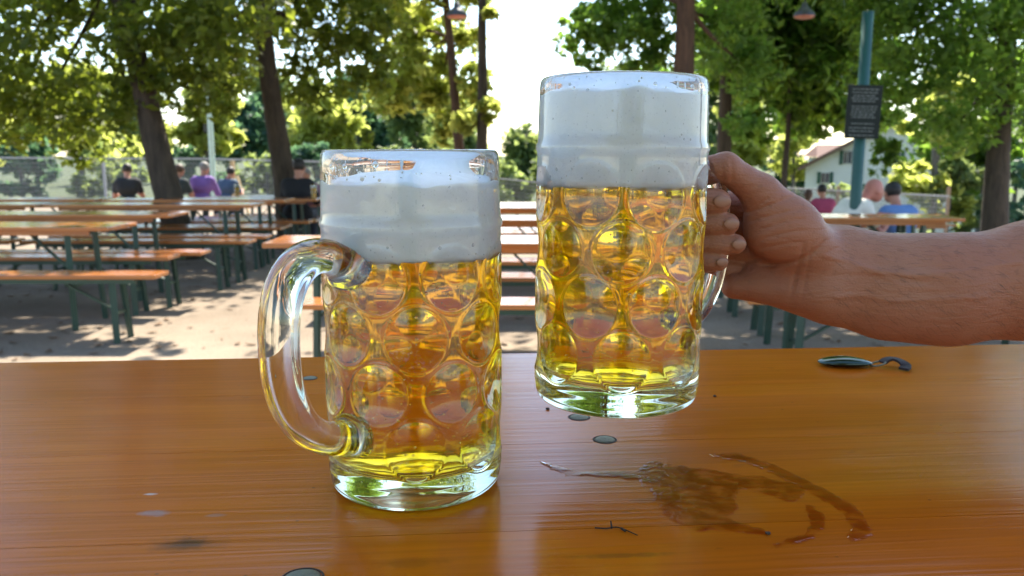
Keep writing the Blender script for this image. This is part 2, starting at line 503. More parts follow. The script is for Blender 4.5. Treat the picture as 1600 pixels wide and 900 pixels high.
M['leaf_far'] = mat_leaf('far_leaf', (0.060, 0.105, 0.045), (0.120, 0.170, 0.070), (0.50, 0.62, 0.18), 0.5)  # paler tint puts the haze of distance into the leaf colour
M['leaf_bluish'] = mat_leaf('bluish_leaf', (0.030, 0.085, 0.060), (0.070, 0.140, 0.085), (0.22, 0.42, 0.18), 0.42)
M['green_steel'] = simple('green_painted_steel', (0.012, 0.048, 0.032), 0.45, 0.0, 0.35, 20)
M['steel'] = simple('zinc_steel', (0.18, 0.175, 0.12), 0.55, 0.4, 0.3, 200, 0.2, 400)
M['glass'] = mat_glass(); M['beer'] = mat_beer(); M['foam'] = mat_foam(); M['bubble'] = mat_bubble(); M['drop'] = mat_drop()
M['skin'] = mat_skin(); M['skin_far'] = mat_skin('skin_far', (0.46, 0.22, 0.15), False)
M['nail'] = simple('fingernail', (0.31, 0.128, 0.073), 0.30, 0, 0.1, 300)
M['film'] = mat_film()

# ------------------------------------------------------------------ ground
xs = np.concatenate([np.linspace(-400, -32, 14), np.linspace(-30, 30, 81), np.linspace(32, 400, 14)])
ysg = np.concatenate([np.linspace(-200, -6, 8), np.linspace(-5, 60, 120), np.linspace(65, 900, 16)])
gv = [(x, y, ground(max(-14, min(14, x)), y)) for y in ysg for x in xs]
nx = len(xs)
gf = [(j * nx + i, j * nx + i + 1, (j + 1) * nx + i + 1, (j + 1) * nx + i) for j in range(len(ysg) - 1) for i in range(nx - 1)]
g = mesh('ground', gv, gf, M['ground'], smooth=True); tag(g, kind='structure')

# ------------------------------------------------------------------ foreground table
T_Z = 1.10
T_ROT = R(4.4)
table = empty('beer_table', (0.0, 0.826, 0.0), T_ROT)
tag(table, 'glossy orange-brown wooden table in the foreground under the beer mugs', 'table')
PW, PL = 0.135, 2.3
for i in range(5):
    w = PW - 0.0004
    bm = bmesh.new(); add_box(bm, (0, 0, 0), (PL, w, 0.030))
    if i == 0:
        bmesh.ops.bevel(bm, geom=[e for e in bm.edges if all(v.co.y > 0 for v in e.verts) and abs(e.verts[0].co.x - e.verts[1].co.x) > 1], offset=0.004, segments=3, affect='EDGES')
    p = from_bm('plank', bm, M['table'], table)
    p.location = (0, -PW * (i + 0.5), T_Z - 0.015)
fr = bmesh.new()
for sx in (-0.78, 0.78):
    add_box(fr, (sx, -0.3375, T_Z - 0.0425), (0.04, 0.60, 0.025))
add_box(fr, (0, -0.3375, T_Z - 0.0435), (1.50, 0.03, 0.022))
from_bm('under_frame', fr, M['green_steel'], table)
for sx in (-0.78, 0.78):
    for sy in (-0.10, -0.575):
        box('leg', (sx, sy, (T_Z - 0.056) / 2), (0.035, 0.035, T_Z - 0.056), M['green_steel'], table, 0.004)

def table_local(p):
    d = Vector(p) - Vector(table.location)
    c, s = math.cos(-T_ROT), math.sin(-T_ROT)
    return Vector((d.x * c - d.y * s, d.x * s + d.y * c, d.z))

BOLT_V, BOLT_F = lathe([(0.0002, 0.0014), (0.004, 0.0013), (0.0072, 0.0008), (0.0085, 0.0002), (0.0088, -0.002)], 32)
RING_V, RING_F = lathe([(0.0088, -0.002), (0.0089, 0.0006), (0.0096, 0.0003), (0.0101, 0.0001), (0.0101, -0.002)], 32)
BOLT_F = BOLT_F + [tuple(range(32))]
for px, py, sc in ((945, 687, .86), (905, 652, .86), (484, 591, .7), (472, 904, 1.05)):
    l = table_local(Q(px, py, T_Z))
    bo = mesh('bolt', BOLT_V, BOLT_F, M['steel'], table, True); bo.location = (l.x, l.y, T_Z); bo.scale = (sc, sc, 1)
    M.setdefault('dirt', simple('dirt_rim', (0.05, 0.03, 0.015), 0.8))
    ri = mesh('dirt_ring', RING_V, RING_F, M['dirt'], bo, True)

def table_marks():
    # knots and scuffs that belong to particular places of the table top
    nt = M['table'].node_tree; b = next(n for n in nt.nodes if n.type == 'BSDF_PRINCIPLED')
    src = b.inputs['Base Color'].links[0].from_socket
    tc = nt.nodes.new('ShaderNodeTexCoord'); tc.object = table
    nz = nt.nodes.new('ShaderNodeTexNoise'); nz.inputs['Scale'].default_value = 130; nz.inputs['Detail'].default_value = 4
    nt.links.new(tc.outputs['Object'], nz.inputs['Vector'])
    for px, py, rx, ry, col, k in ((292, 850, .0105, .0055, (0.04, 0.014, 0.006), .9), (292, 850, .022, .010, (0.16, 0.035, 0.006), .6), (242, 802, .010, .0045, (0.30, 0.22, 0.22), .6),
                                   (338, 805, .006, .0026, (0.28, 0.2, 0.19), .4), (235, 772, .004, .002, (0.6, 0.5, 0.42), .7), (1010, 782, .010, .004, (0.12, 0.05, 0.02), .35),
                                   (1105, 640, .012, .004, (0.25, 0.10, 0.03), .3), (975, 868, .03, .003, (0.10, 0.035, 0.010), .5), (1160, 720, .004, .0015, (0.1, 0.05, 0.02), .6), (640, 880, .02, .006, (0.2, 0.045, .006), .5)):
        l = table_local(Q(px, py, T_Z))
        mp = nt.nodes.new('ShaderNodeMapping'); mp.inputs['Scale'].default_value = (1 / rx, 1 / ry, 0); mp.inputs['Location'].default_value = (-l.x / rx, -l.y / ry, 0)
        nt.links.new(tc.outputs['Object'], mp.inputs['Vector'])
        ln = nt.nodes.new('ShaderNodeVectorMath'); ln.operation = 'LENGTH'; nt.links.new(mp.outputs[0], ln.inputs[0])
        ad = nt.nodes.new('ShaderNodeMath'); ad.operation = 'MULTIPLY_ADD'; ad.inputs[1].default_value = 1.1; nt.links.new(nz.outputs['Fac'], ad.inputs[0]); nt.links.new(ln.outputs['Value'], ad.inputs[2])
        rp = nt.nodes.new('ShaderNodeMapRange'); rp.inputs['From Min'].default_value = 1.0; rp.inputs['From Max'].default_value = 1.65; rp.inputs['To Min'].default_value = k; rp.inputs['To Max'].default_value = 0
        nt.links.new(ad.outputs[0], rp.inputs['Value'])
        mx = nt.nodes.new('ShaderNodeMix'); mx.data_type = 'RGBA'; nt.links.new(rp.outputs[0], mx.inputs[0]); nt.links.new(src, mx.inputs[6]); mx.inputs[7].default_value = (*col, 1)
        src = mx.outputs[2]
    nt.links.new(src, b.inputs['Base Color'])
table_marks()

# ------------------------------------------------------------------ beer mugs
MUG_H = 0.198
R_OUT, R_IN = 0.0535, 0.0476
prof = [(0.0005, 0.0035), (0.030, 0.0030), (0.040, 0.0012), (0.0435, 0.0002), (0.0465, 0.0002), (0.0493, 0.0014), (0.0515, 0.0040), (0.0527, 0.0075), (0.0532, 0.012)]
zz = np.linspace(0.0135, 0.1520, 210)
for z in zz: prof.append((R_OUT, float(z)))
prof += [(0.0536, 0.1545), (0.0544, 0.1560), (0.0543, 0.1580), (0.0533, 0.1605), (0.0530, 0.165), (0.0528, 0.175), (0.0526, 0.185), (0.0524, 0.192), (0.0520, 0.1955), (0.0510, 0.1974), (0.0498, 0.1980), (0.0486, 0.1972), (0.0478, 0.1950)]
n_out = len(prof)
prof += [(R_IN, 0.188), (R_IN, 0.165), (R_IN, 0.14), (R_IN, 0.11), (R_IN, 0.08), (R_IN, 0.055), (R_IN, 0.033), (0.0470, 0.0245), (0.0450, 0.0195), (0.041, 0.0173), (0.033, 0.0165), (0.018, 0.0160), (0.0005, 0.0160)]
NA = 400
pr = np.array(prof)
ang = np.arange(NA) * 2 * np.pi / NA          # angle 0 = handle direction (+X local)
A, Zp = np.meshgrid(ang, pr[:, 1]); Rp = np.repeat(pr[:, 0][:, None], NA, 1)
ROWS = [(0.130, 0.5), (0.0985, 0.0), (0.0670, 0.5), (0.0362, 0.0)]
DR0, DD0 = 0.0174, 0.0040
drng = random.Random(12)
disp = np.zeros_like(Rp)
for zr, off in ROWS:
    for k in range(8):
        a0 = (k + off) * math.pi / 4 + drng.uniform(-.025, .025); DR = DR0 * drng.uniform(.93, 1.03); DD = DD0 * drng.uniform(.85, 1.1)
        da = (A - a0 + np.pi) % (2 * np.pi) - np.pi
        if abs((a0 + math.pi) % (2 * math.pi) - math.pi) < 0.15 and zr < 0.06: continue
        d = np.sqrt((da * R_OUT) ** 2 + (Zp - zr - drng.uniform(-.0008, .0008)) ** 2)
        cap = DD * np.clip(1 - (d / DR) ** 2, 0, 1) ** drng.choice((1.0, 1.1, 1.2, 1.3))
        rim = 0.00032 * np.exp(-((d - DR - 0.0005) / 0.0011) ** 2)      # the pressed ridge around each eye
        disp += (-cap + rim)
mask = (np.arange(len(prof))[:, None] > 8) & (Zp < 0.1525) & (np.arange(len(prof))[:, None] < n_out)
fade = np.clip((0.1525 - Zp) / 0.004, 0, 1)
Rp = Rp + np.where(mask, disp * fade, 0)
BV = np.stack([Rp * np.cos(A), Rp * np.sin(A), Zp], -1).reshape(-1, 3)
m_ = len(prof)
ii, kk = np.meshgrid(np.arange(m_ - 1), np.arange(NA), indexing='ij')
BF = np.stack([ii * NA + kk, ii * NA + (kk + 1) % NA, (ii + 1) * NA + (kk + 1) % NA, (ii + 1) * NA + kk], -1).reshape(-1, 4)
# handle centre line (u outwards from the axis, z up) and its section
HP = spline([(0.0490, 0, 0.1335), (0.0560, 0, 0.1385), (0.0680, 0, 0.1435), (0.0800, 0, 0.1420), (0.0905, 0, 0.1335), (0.0968, 0, 0.1180), (0.0985, 0, 0.0960),
             (0.0955, 0, 0.0745), (0.0865, 0, 0.0570), (0.0730, 0, 0.0465), (0.0590, 0, 0.0425), (0.0490, 0, 0.0420)], 9)
HV, HF = [], []
NS = 40
for i, p in enumerate(HP):
    t = (HP[min(i + 1, len(HP) - 1)] - HP[max(i - 1, 0)]).normalized()
    nrm = Vector((-t.z, 0, t.x)); s = i / (len(HP) - 1)
    e = min(s, 1 - s)
    fl = 1 + 0.34 * math.exp(-(e / 0.06) ** 2)
    wy, wn_ = 0.0120 * fl, 0.0090 * fl
    for k in range(NS):
        a = 2 * math.pi * k / NS
        ca, sa = math.cos(a), math.sin(a)
        ca = math.copysign(abs(ca) ** 0.85, ca); sa = math.copysign(abs(sa) ** 0.85, sa)
        HV.append(p + Vector((0, 1, 0)) * (wy * ca) + nrm * (wn_ * sa))
for i in range(len(HP) - 1):
    for k in range(NS):
        a = i * NS + k; b = i * NS + (k + 1) % NS
        HF.append((a, b, b + NS, a + NS))
# open the wall where the handle is fused on, so glass runs through
ctr = BV[BF].mean(1); rr = np.hypot(ctr[:, 0], ctr[:, 1]); outer = (rr > 0.0495)
fa = np.arctan2(ctr[:, 1], ctr[:, 0]) * R_OUT
hole = np.zeros(len(BF), bool)
for zc, hw, hh in ((0.1362, 0.0150, 0.0112), (0.0422, 0.0158, 0.0118)):
    hole |= outer & (((fa / hw) ** 2 + ((ctr[:, 2] - zc) / hh) ** 2) < 1.0)
BF2 = BF[~hole]

rnd = random.Random(5)
def liquid(level, name, parent):
    V, F = lathe([(0.0004, 0.0159), (0.018, 0.0159), (0.033, 0.0164), (0.0412, 0.0172), (0.0452, 0.0194), (0.0472, 0.0244), (0.04785, 0.033), (0.04785, level - 0.02), (0.04785, level), (0.0004, level)], 128)
    return mesh(name, V, F, M['beer'], parent, False)

def foam(level, top, seed, parent, dip):
    rng = np.random.RandomState(seed); n = 160
    ang = np.arange(n) * 2 * np.pi / n
    ph = rng.rand(8) * 6.28
    wob = sum(np.sin(ang * k + ph[k]) * (0.0011 / k) for k in range(1, 7)) + sum(np.sin(ang * k * 5 + ph[k]) * 0.00022 for k in range(1, 5))
    wob = wob + dip * np.exp(-(((ang - 3.3 + np.pi) % (2 * np.pi) - np.pi) / 0.5) ** 2)
    rings = []; r0 = 0.04775
    for z in np.linspace(level - 0.0006, top - 0.004, 14): rings.append((np.full(n, r0), np.full(n, z)))
    lo = sum(np.sin(ang * k + ph[k + 1]) for k in range(3, 7)) * 0.0005 + sum(np.sin(ang * k + ph[k % 8]) for k in (17, 29, 41)) * 0.00018
    rings[0] = (rings[0][0], rings[0][1] + lo)
    for f in (0.3, 0.7, 1.0): rings.append((np.full(n, r0), top - 0.004 + (0.004 + wob) * f))
    for r, dz in ((0.0470, 0.0006), (0.045, 0.0010), (0.040, 0.0016), (0.03, 0.003), (0.015, 0.0045), (0.0004, 0.005)):
        bump = 0.0008 * np.sin(ang * 7 + r * 900) * (r / 0.047)
        rings.append((np.full(n, r), top + wob * (r / 0.047) + dz + bump))
    rings = [(np.full(n, 0.0004), np.full(n, level - 0.0006))] + rings
    V = np.concatenate([np.stack([r * np.cos(ang), r * np.sin(ang), z], -1) for r, z in rings])
    F = [(i * n + k, i * n + (k + 1) % n, (i + 1) * n + (k + 1) % n, (i + 1) * n + k) for i in range(len(rings) - 1) for k in range(n)]
    return np_mesh('foam', V, F, M['foam'], parent, True)

def ico_cloud(name, pts, rad, mat, parent, sub=1, flat=None):
    bm = bmesh.new(); bmesh.ops.create_icosphere(bm, subdivisions=sub, radius=1.0)
    bv = np.array([v.co[:] for v in bm.verts]); bf = np.array([[v.index for v in f.verts] for f in bm.faces]); bm.free()
    V = []; F = []
    for i, (p, r) in enumerate(zip(pts, rad)):
        q = bv * r
        if flat is not None:
            nv = np.array(flat[i]); q = q - np.outer(q @ nv, nv) * 0.45
        V.append(q + np.array(p)); F.append(bf + i * len(bv))
    return np_mesh(name, np.concatenate(V), np.concatenate(F), mat, parent, True)

def make_mug(loc, az, level, top, tilt, label, seed, body_me=None, handle_me=None, dip=0.0):
    root = empty('beer_mug', loc)
    root.rotation_euler = (tilt[0], tilt[1], az); root.scale = (0.985, 0.985, 1.022)
    tag(root, label, 'beer mug', 'litre beer mugs')
    if body_me is None:
        b = np_mesh('glass_body', BV, BF2, M['glass'], root, True)
        h = mesh('handle', HV, HF, M['glass'], root, True)
    else:
        b = link('glass_body', body_me, None, root); h = link('handle', handle_me, None, root)
    be = liquid(level, 'beer', root)
    foam(level, top, seed, root, dip)
    rng = random.Random(seed)
    pts = []; rad = []
    for i in range(420):
        a = rng.uniform(0, 6.283); r = 0.0462 if rng.random() < 0.6 else 0.045 * math.sqrt(rng.random())
        pts.append((r * math.cos(a), r * math.sin(a), rng.uniform(0.025, level - 0.004))); rad.append(rng.uniform(0.00025, 0.00062))
    bu = ico_cloud('bubbles', pts, rad, M['bubble'], be, 2); bu['kind'] = 'stuff'
    # flecks of foam and beads left on the inside above the head
    pts = []; rad = []
    for i in range(70):
        a = rng.uniform(0, 6.283); pts.append((R_IN * math.cos(a), R_IN * math.sin(a), top + rng.uniform(0.001, 0.0075)))
        rad.append(rng.uniform(0.0003, 0.0011) * (1.3 if rng.random() < 0.15 else 0.7))
    fl = ico_cloud('foam_flecks', pts, rad, M['foam'], root, 1); fl['kind'] = 'stuff'
    # beads of condensation on the outside
    pts = []; rad = []; nn = []
    for i in range(620):
        a = rng.uniform(0, 6.283); z = rng.uniform(0.016, 0.150); z = z if rng.random() < 0.94 else rng.uniform(0.16, 0.19)
        ri = np.interp(z, pr[9:n_out - 4, 1], pr[9:n_out - 4, 0]); kz = int(np.argmin(np.abs(pr[:n_out, 1] - z))); ka = int(a / 6.28319 * NA) % NA
        ro = Rp[kz, ka]
        pts.append((ro * math.cos(a), ro * math.sin(a), z)); rad.append(rng.choice((1, 1, 1, 1.6, 2.2)) * rng.uniform(0.00018, 0.00046)); nn.append((math.cos(a), math.sin(a), 0))
    for i in range(11):
        a = rng.uniform(0, 6.283); z = rng.uniform(0.187, 0.1925)
        pts.append((0.0474 * math.cos(a), 0.0474 * math.sin(a), z)); rad.append(rng.uniform(0.0009, 0.0021)); nn.append((math.cos(a), math.sin(a), 0))
    dr = ico_cloud('water_drops', pts, rad, M['drop'], root, 2, nn); dr['kind'] = 'stuff'
    return root, b.data, h.data

MUG1 = (-0.0592, 0.4907, T_Z)
MUG2 = (0.0673, 0.5240, 1.1430)
AZ1 = R(-90 - 38)         # handle towards the viewer's left
AZ2 = R(-90 + 130)        # handle to the right and away
m1, bme, hme = make_mug(MUG1, AZ1, 0.1395, 0.1800, (0, R(0.0), 0), 'full beer mug standing on the table, its glass handle turned to the left', 3, dip=0.004)
m2, _, _ = make_mug(MUG2, AZ2, 0.1350, 0.1880, (0, R(0.5), 0), 'full beer mug lifted above the table, its handle gripped by a hand', 8, bme, hme)

# ------------------------------------------------------------------ the hand and arm
def build_hand():
    h = 0.0011
    lo = (0.105, 0.535, 1.125); hi = (0.64, 0.665, 1.345)
    X, Y, Z = grid3(lo, hi, h)
    cone = lambda a, b, ra, rb, ys=1.0: cone_d(X, Y, Z, a, b, ra, rb, ys)
    # forearm and wrist
    wr = P(1318, 430, 0.600); f1 = P(1400, 451, 0.600); f1b = P(1490, 455, 0.600); f2 = P(1620, 440, 0.603); f3 = Vector((0.66, 0.61, 1.245))
    arm = cone(P(1275, 425, 0.598), wr, 0.0275, 0.0325, 1.45)
    arm = smin(arm, cone(wr, f1, 0.0330, 0.0348, 1.38), 0.012)
    arm = smin(arm, cone(f1, f1b, 0.0348, 0.0368, 1.3), 0.018)
    arm = smin(arm, cone(f1b, f2, 0.0368, 0.0395, 1.25), 0.02)
    arm = smin(arm, cone(f2, f3, 0.0395, 0.046, 1.15), 0.02)
    # palm
    palm = cone(P(1212, 335, 0.605), P(1288, 405, 0.600), 0.0135, 0.0190)
    palm = smin(palm, cone(P(1198, 385, 0.606), P(1300, 428, 0.600), 0.0130, 0.0205), 0.010)
    palm = smin(palm, cone(P(1190, 430, 0.605), P(1300, 455, 0.600), 0.0125, 0.0195), 0.010)
    heel = cone(P(1154, 449, 0.600), P(1285, 455, 0.590), 0.0098, 0.0180)
    palm = smin(palm, heel, 0.009)
    d = smin(arm, palm, 0.014)
    # thumb
    cmc = P(1270, 388, 0.583); mcp = P(1196, 303, 0.578); ip = P(1139, 262, 0.571); tp = P(1082, 265, 0.572)
    th = cone(cmc, mcp, 0.0172, 0.0124)
    th = smin(th, cone(mcp, ip, 0.0122, 0.0098), 0.006)
    th = smin(th, cone(ip, tp, 0.0100, 0.0082), 0.004)
    then = ell_d(X, Y, Z, P(1226, 358, 0.580), (0.026, 0.018, 0.022))
    th = smin(th, then, 0.012)
    d = smin(d, th, 0.013)
    # fingers: three bones each, curled round the handle
    FI = [(315, 0.0090, 1148, 330), (350, 0.0081, 1161, 362), (382, 0.0074, 1172, 398), (410, 0.0064, 1144, 428)]
    tips = []
    for py, r, tx, my in FI:
        mc = P(1212 - (py - 315) * 0.2, my, 0.608); pip = P(1072, py - 2, 0.607); dip = P(1066, py, 0.569); tip = P(tx - r * 2250, py + 1, 0.5625)
        f = cone(mc, pip, r * 1.22, r * 1.12)
        f = smin(f, cone(pip, dip, r * 1.12, r * 1.02), 0.004)
        f = smin(f, cone(dip, tip, r * 1.04, r * 0.94), 0.004)
        # the soft pad of each joint
        mid = dip.lerp(tip, 0.30)
        f = smin(f, ell_d(X, Y, Z, dip.lerp(tip, 0.72), (r * 1.5, r * 0.98, r * 1.0)), 0.003)
        f = f + 0.0006 * np.exp(-((X - mid.x) / 0.0013) ** 2) * (Y < 0.575)
        d = smin(d, f, 0.0022)
        tips.append((tip, r))
    # creases of the thumb ball and wrist, tendons
    front = (Y < 0.600)
    def crease(a, b, depth, w, bend=0.0):
        nonlocal d
        a = P(a[0], a[1], 0.57); b = P(b[0], b[1], 0.57)
        dx, dz = b.x - a.x, b.z - a.z; L = math.hypot(dx, dz)
        ux, uz = dx / L, dz / L
        s = ((X - a.x) * ux + (Z - a.z) * uz) / L
        off = (X - a.x) * (-uz) + (Z - a.z) * ux - bend * 4 * s * (1 - s)
        d = d + depth * np.exp(-(off / w) ** 2) * np.clip(s * 6, 0, 1) * np.clip((1 - s) * 6, 0, 1) * front
    for a, b, dp, w, bn in (((1168, 338), (1262, 306), .0010, .0011, .002), ((1172, 350), (1268, 326), .0008, .001, .002), ((1182, 366), (1270, 342), .0008, .0011, .003),
                            ((1186, 380), (1268, 360), .0007, .001, .003), ((1190, 392), (1262, 378), .0007, .0012, .002), ((1178, 330), (1215, 300), .0007, .001, 0),
                            ((1205, 425), (1300, 372), .0014, .0022, -.004), ((1256, 372), (1246, 478), .0010, .0015, .002), ((1268, 372), (1262, 484), .0006, .001, .002),
                            ((1128, 250), (1132, 285), .0006, .001, 0), ((1142, 246), (1146, 288), .0006, .001, 0)):
        crease(a, b, dp, w, bn)
    d = d - 0.0012 * np.exp(-((Z - P(1300, 418, .58).z + (X - .24) * .10) / 0.004) ** 2) * np.clip((X - 0.21) / 0.03, 0, 1) * np.clip((0.34 - X) / 0.05, 0, 1) * front
    def vein(pts, hgt, w):
        nonlocal d
        dm = None
        for a, b in zip(pts[:-1], pts[1:]):
            a = P(a[0], a[1], 0.575); b = P(b[0], b[1], 0.575)
            dx, dz = b.x - a.x, b.z - a.z; L = dx * dx + dz * dz
            s = np.clip(((X - a.x) * dx + (Z - a.z) * dz) / L, 0, 1)
            q = (X - a.x - dx * s) ** 2 + (Z - a.z - dz * s) ** 2
            dm = q if dm is None else np.minimum(dm, q)
        d = d - hgt * np.exp(-dm / w ** 2) * front
    vein([(1290, 400), (1330, 408), (1375, 425), (1430, 430), (1500, 425), (1600, 410)], .0008, .0021)
    vein([(1310, 465), (1350, 462), (1400, 470), (1460, 468), (1540, 462)], .0007, .0018)
    vein([(1375, 425), (1410, 446), (1470, 452)], .0005, .0016)
    rngb = np.random.RandomState(3)
    lump = sum(np.sin(X * rngb.uniform(40, 160) + rngb.uniform(0, 6)) * np.sin(Z * rngb.uniform(40, 160) + rngb.uniform(0, 6)) for _ in range(6))
    d = d + 0.00022 * lump
    V, F = surface_nets(d.astype(np.float32), lo, h)
    return V, F, tips
hv, hf, tips = build_hand()
hand = np_mesh('person', hv, hf, M['skin'], None, True)
hand.location = (-0.0012, 0.005, 0)
tag(hand, 'outstretched bare right arm with the hand closed round a mug handle', 'person')
# fine hair on the forearm
hr = np.random.RandomState(9)
me_ = hand.data; nv = len(me_.vertices); co = np.empty(nv * 3); me_.vertices.foreach_get('co', co); co = co.reshape(-1, 3)
no = np.empty(nv * 3); me_.vertices.foreach_get('normal', no); no = no.reshape(-1, 3)
cand = np.where((co[:, 0] > 0.225) & (co[:, 1] < 0.603))[0]; pick = hr.choice(cand, 1100, replace=False)
HVv = []
for i in pick:
    p, n_ = co[i], no[i]; g_ = np.array([0.75, 0.0, -0.5 + hr.uniform(-.5, .5)]); g_ = g_ - n_ * (g_ @ n_); g_ /= np.linalg.norm(g_) + 1e-9
    L_ = hr.uniform(.005, .011); w_ = np.cross(n_, g_) * 0.00007
    q1 = p + g_ * L_ * .5 + n_ * L_ * .22; q2 = p + g_ * L_ + n_ * L_ * .20
    HVv += [p - w_, p + w_, q1 + w_, q1 - w_, q1 - w_, q1 + w_, q2 + w_ * .2, q2 - w_ * .2]
M['hair_fine'] = simple('brown_body_hair', (0.07, 0.04, 0.022), 0.5)
ah = np_mesh('arm_hair', np.array(HVv), np.arange(len(HVv)).reshape(-1, 4), M['hair_fine'], hand); ah['kind'] = 'stuff'
nail_bm = bmesh.new(); bmesh.ops.create_uvsphere(nail_bm, u_segments=16, v_segments=10, radius=1.0)
nail_me = bpy.data.meshes.new('fingernail'); nail_bm.to_mesh(nail_me); nail_bm.free()
nail_me.polygons.foreach_set('use_smooth', [True] * len(nail_me.polygons)); nail_me.materials.append(M['nail'])
for tip, r in tips:
    nl = link('fingernail', nail_me, None, hand)
    nl.location = tip + Vector((r * 0.10, -r * 0.865, r * 0.08)); nl.scale = (r * 0.70, r * 0.10, r * 0.50); nl.rotation_euler = (0, 0, R(9))

# ------------------------------------------------------------------ things on the table
def puddle(pts, label, seed):
    rng = random.Random(seed)
    w = [Q(840 + x / 2.857, 690 + y / 2.857, T_Z) for x, y in pts]
    out = []
    n = len(w)
    for i in range(n):
        a, b = w[i], w[(i + 1) % n]; m = max(2, int((b - a).length / 0.0025))
        for k in range(m):
            p = a.lerp(b, k / m); q = 0.0013
            out.append(Vector((p.x + rng.uniform(-q, q), p.y + rng.uniform(-q, q), 0)))
    c = sum(out, Vector()) / len(out)
    bm = bmesh.new()
    vs = [bm.verts.new((p.x - c.x, p.y - c.y, 0.00022)) for p in out]
    es = [bm.edges.new((vs[i], vs[(i + 1) % len(vs)])) for i in range(len(vs))]
    bmesh.ops.triangle_fill(bm, edges=es, use_beauty=True)
    for f in bm.faces:
        if f.normal.z < 0: f.normal_flip()
    bmesh.ops.inset_region(bm, faces=bm.faces[:], thickness=0.0016, depth=0.00016, use_boundary=True)
    r = bmesh.ops.extrude_edge_only(bm, edges=[e for e in bm.edges if len(e.link_faces) == 1])
    for v in [g for g in r['geom'] if isinstance(g, bmesh.types.BMVert)]:
        v.co.z = 0.00005; v.co.x *= 1.003; v.co.y *= 1.003
    o = from_bm('beer_puddle', bm, M['film']); o.location = (c.x, c.y, T_Z + 0.0002)
    tag(o, label, 'puddle', 'beer spilled on the table')
puddle([(15, 90), (100, 115), (200, 135), (330, 135), (440, 135), (490, 95), (530, 85), (560, 105), (640, 110), (760, 125), (900, 150), (1010, 160), (1100, 180), (1180, 190), (1195, 230), (1170, 265), (1120, 270), (1050, 245), (960, 225), (900, 215), (885, 260), (890, 300), (850, 335), (900, 365), (1000, 395), (1050, 410), (1040, 425), (960, 410), (860, 405), (780, 395), (720, 400), (640, 370), (570, 330), (520, 270), (505, 215), (490, 200), (465, 205), (460, 175), (340, 160), (240, 155), (130, 150), (60, 120)],
       'large beer puddle with a long thin tail pointing left on the table', 1)
puddle([(760, 60), (880, 50), (950, 70), (1050, 105), (1150, 150), (1230, 190), (1330, 240), (1420, 290), (1480, 360), (1495, 410), (1460, 440), (1390, 450), (1380, 430), (1400, 390), (1380, 330), (1310, 280), (1220, 230), (1150, 195), (1080, 160), (1000, 120), (930, 95), (800, 72)],
       'long outer arc of wet beer on the table, beyond the large puddle', 2)
puddle([(1200, 285), (1240, 290), (1280, 340), (1275, 390), (1230, 430), (1150, 460), (1060, 475), (1040, 460), (1110, 440), (1180, 420), (1215, 380), (1220, 340), (1195, 310)],
       'short hooked arc of wet beer inside the longer wet arc', 3)

# twig
tw = empty('twig', Q(958, 828, T_Z)); tw.scale = (.75, .75, .75); tag(tw, 'tiny dark dry twig lying on the table in front of the spilled beer', 'twig')
M['twig'] = simple('dry_twig', (0.03, 0.018, 0.010), 0.9)
for name, pts, r in (('stem', [(-0.013, 0.001, 0.0012), (-0.005, -0.001, 0.0016), (0.004, 0.002, 0.001), (0.016, -0.010, 0.0008)], 0.0006), ('side_shoot', [(-0.001, 0, 0.0014), (-0.001, 0.006, 0.004)], 0.0008), ('side_shoot', [(0.006, 0, 0.0012), (0.008, -0.006, 0.0018)], 0.0009)):
    sp = spline(pts, 5); V, F = tube(sp, [r * (1 - 0.4 * i / len(sp)) for i in range(len(sp))], 6); mesh(name, V, F, M['twig'], tw, True)
# crumbs
M['crumb'] = simple('dark_crumb', (0.06, 0.035, 0.02), 0.9)
for i, (px, py, lb) in enumerate(((856, 640, 'small dark crumb left of the lifted mug on the table'), (1117, 620, 'small brown crumb right of the lifted mug on the table'), (1201, 835, 'small brown crumb beside the hooked wet arc'), (768, 748, 'small crumb beside the foot of the standing mug'))):
    bm = bmesh.new(); bmesh.ops.create_icosphere(bm, subdivisions=1, radius=0.0016)
    rg = random.Random(i)
    for v in bm.verts: v.co = Vector((v.co.x * rg.uniform(.6, 1.5), v.co.y * rg.uniform(.6, 1.3), v.co.z * 0.6 + 0.0008))
    o = from_bm('crumb', bm, M['crumb']); o.location = Q(px, py, T_Z); tag(o, lb, 'crumb', 'crumbs on the table')

# key fob with ring and strap
fob = empty('key_fob', Q(1320, 572, T_Z)); fob.rotation_euler = (0, 0, R(-8))
tag(fob, 'glossy dark oval key fob with ring and strap at the table edge', 'key fob')
M['fob'] = simple('dark_polished_metal', (0.05, 0.075, 0.065), 0.10, 0.9, 0.3, 60)
M['strap'] = simple('dark_leather', (0.018, 0.008, 0.009), 0.7, 0, 0.3, 200, 0.2, 500)
bm = bmesh.new(); bmesh.ops.create_uvsphere(bm, u_segments=32, v_segments=16, radius=1.0)
for v in bm.verts:
    x = v.co.x; v.co = Vector((x * 0.025, v.co.y * 0.0125 * (1 - 0.2 * x), (v.co.z * 0.0048 + 0.0046) * (1 - 0.25 * x * x)))
from_bm('fob_body', bm, M['fob'], fob, True)
ringp = [(0.030 + 0.0065 * math.cos(a), 0.0065 * math.sin(a), 0.0035 + 0.002 * math.cos(a)) for a in np.linspace(0, 2 * math.pi, 25)]
V, F = tube(ringp, [0.0009] * 25, 8, cap=False); mesh('ring', V, F, M['steel'], fob, True)
sp = spline([(0.034, 0.001, 0.0045), (0.039, 0.003, 0.0072), (0.045, 0.003, 0.0078), (0.051, -0.001, 0.0060), (0.053, -0.007, 0.0036), (0.049, -0.013, 0.0022)], 6)
V, F = [], []
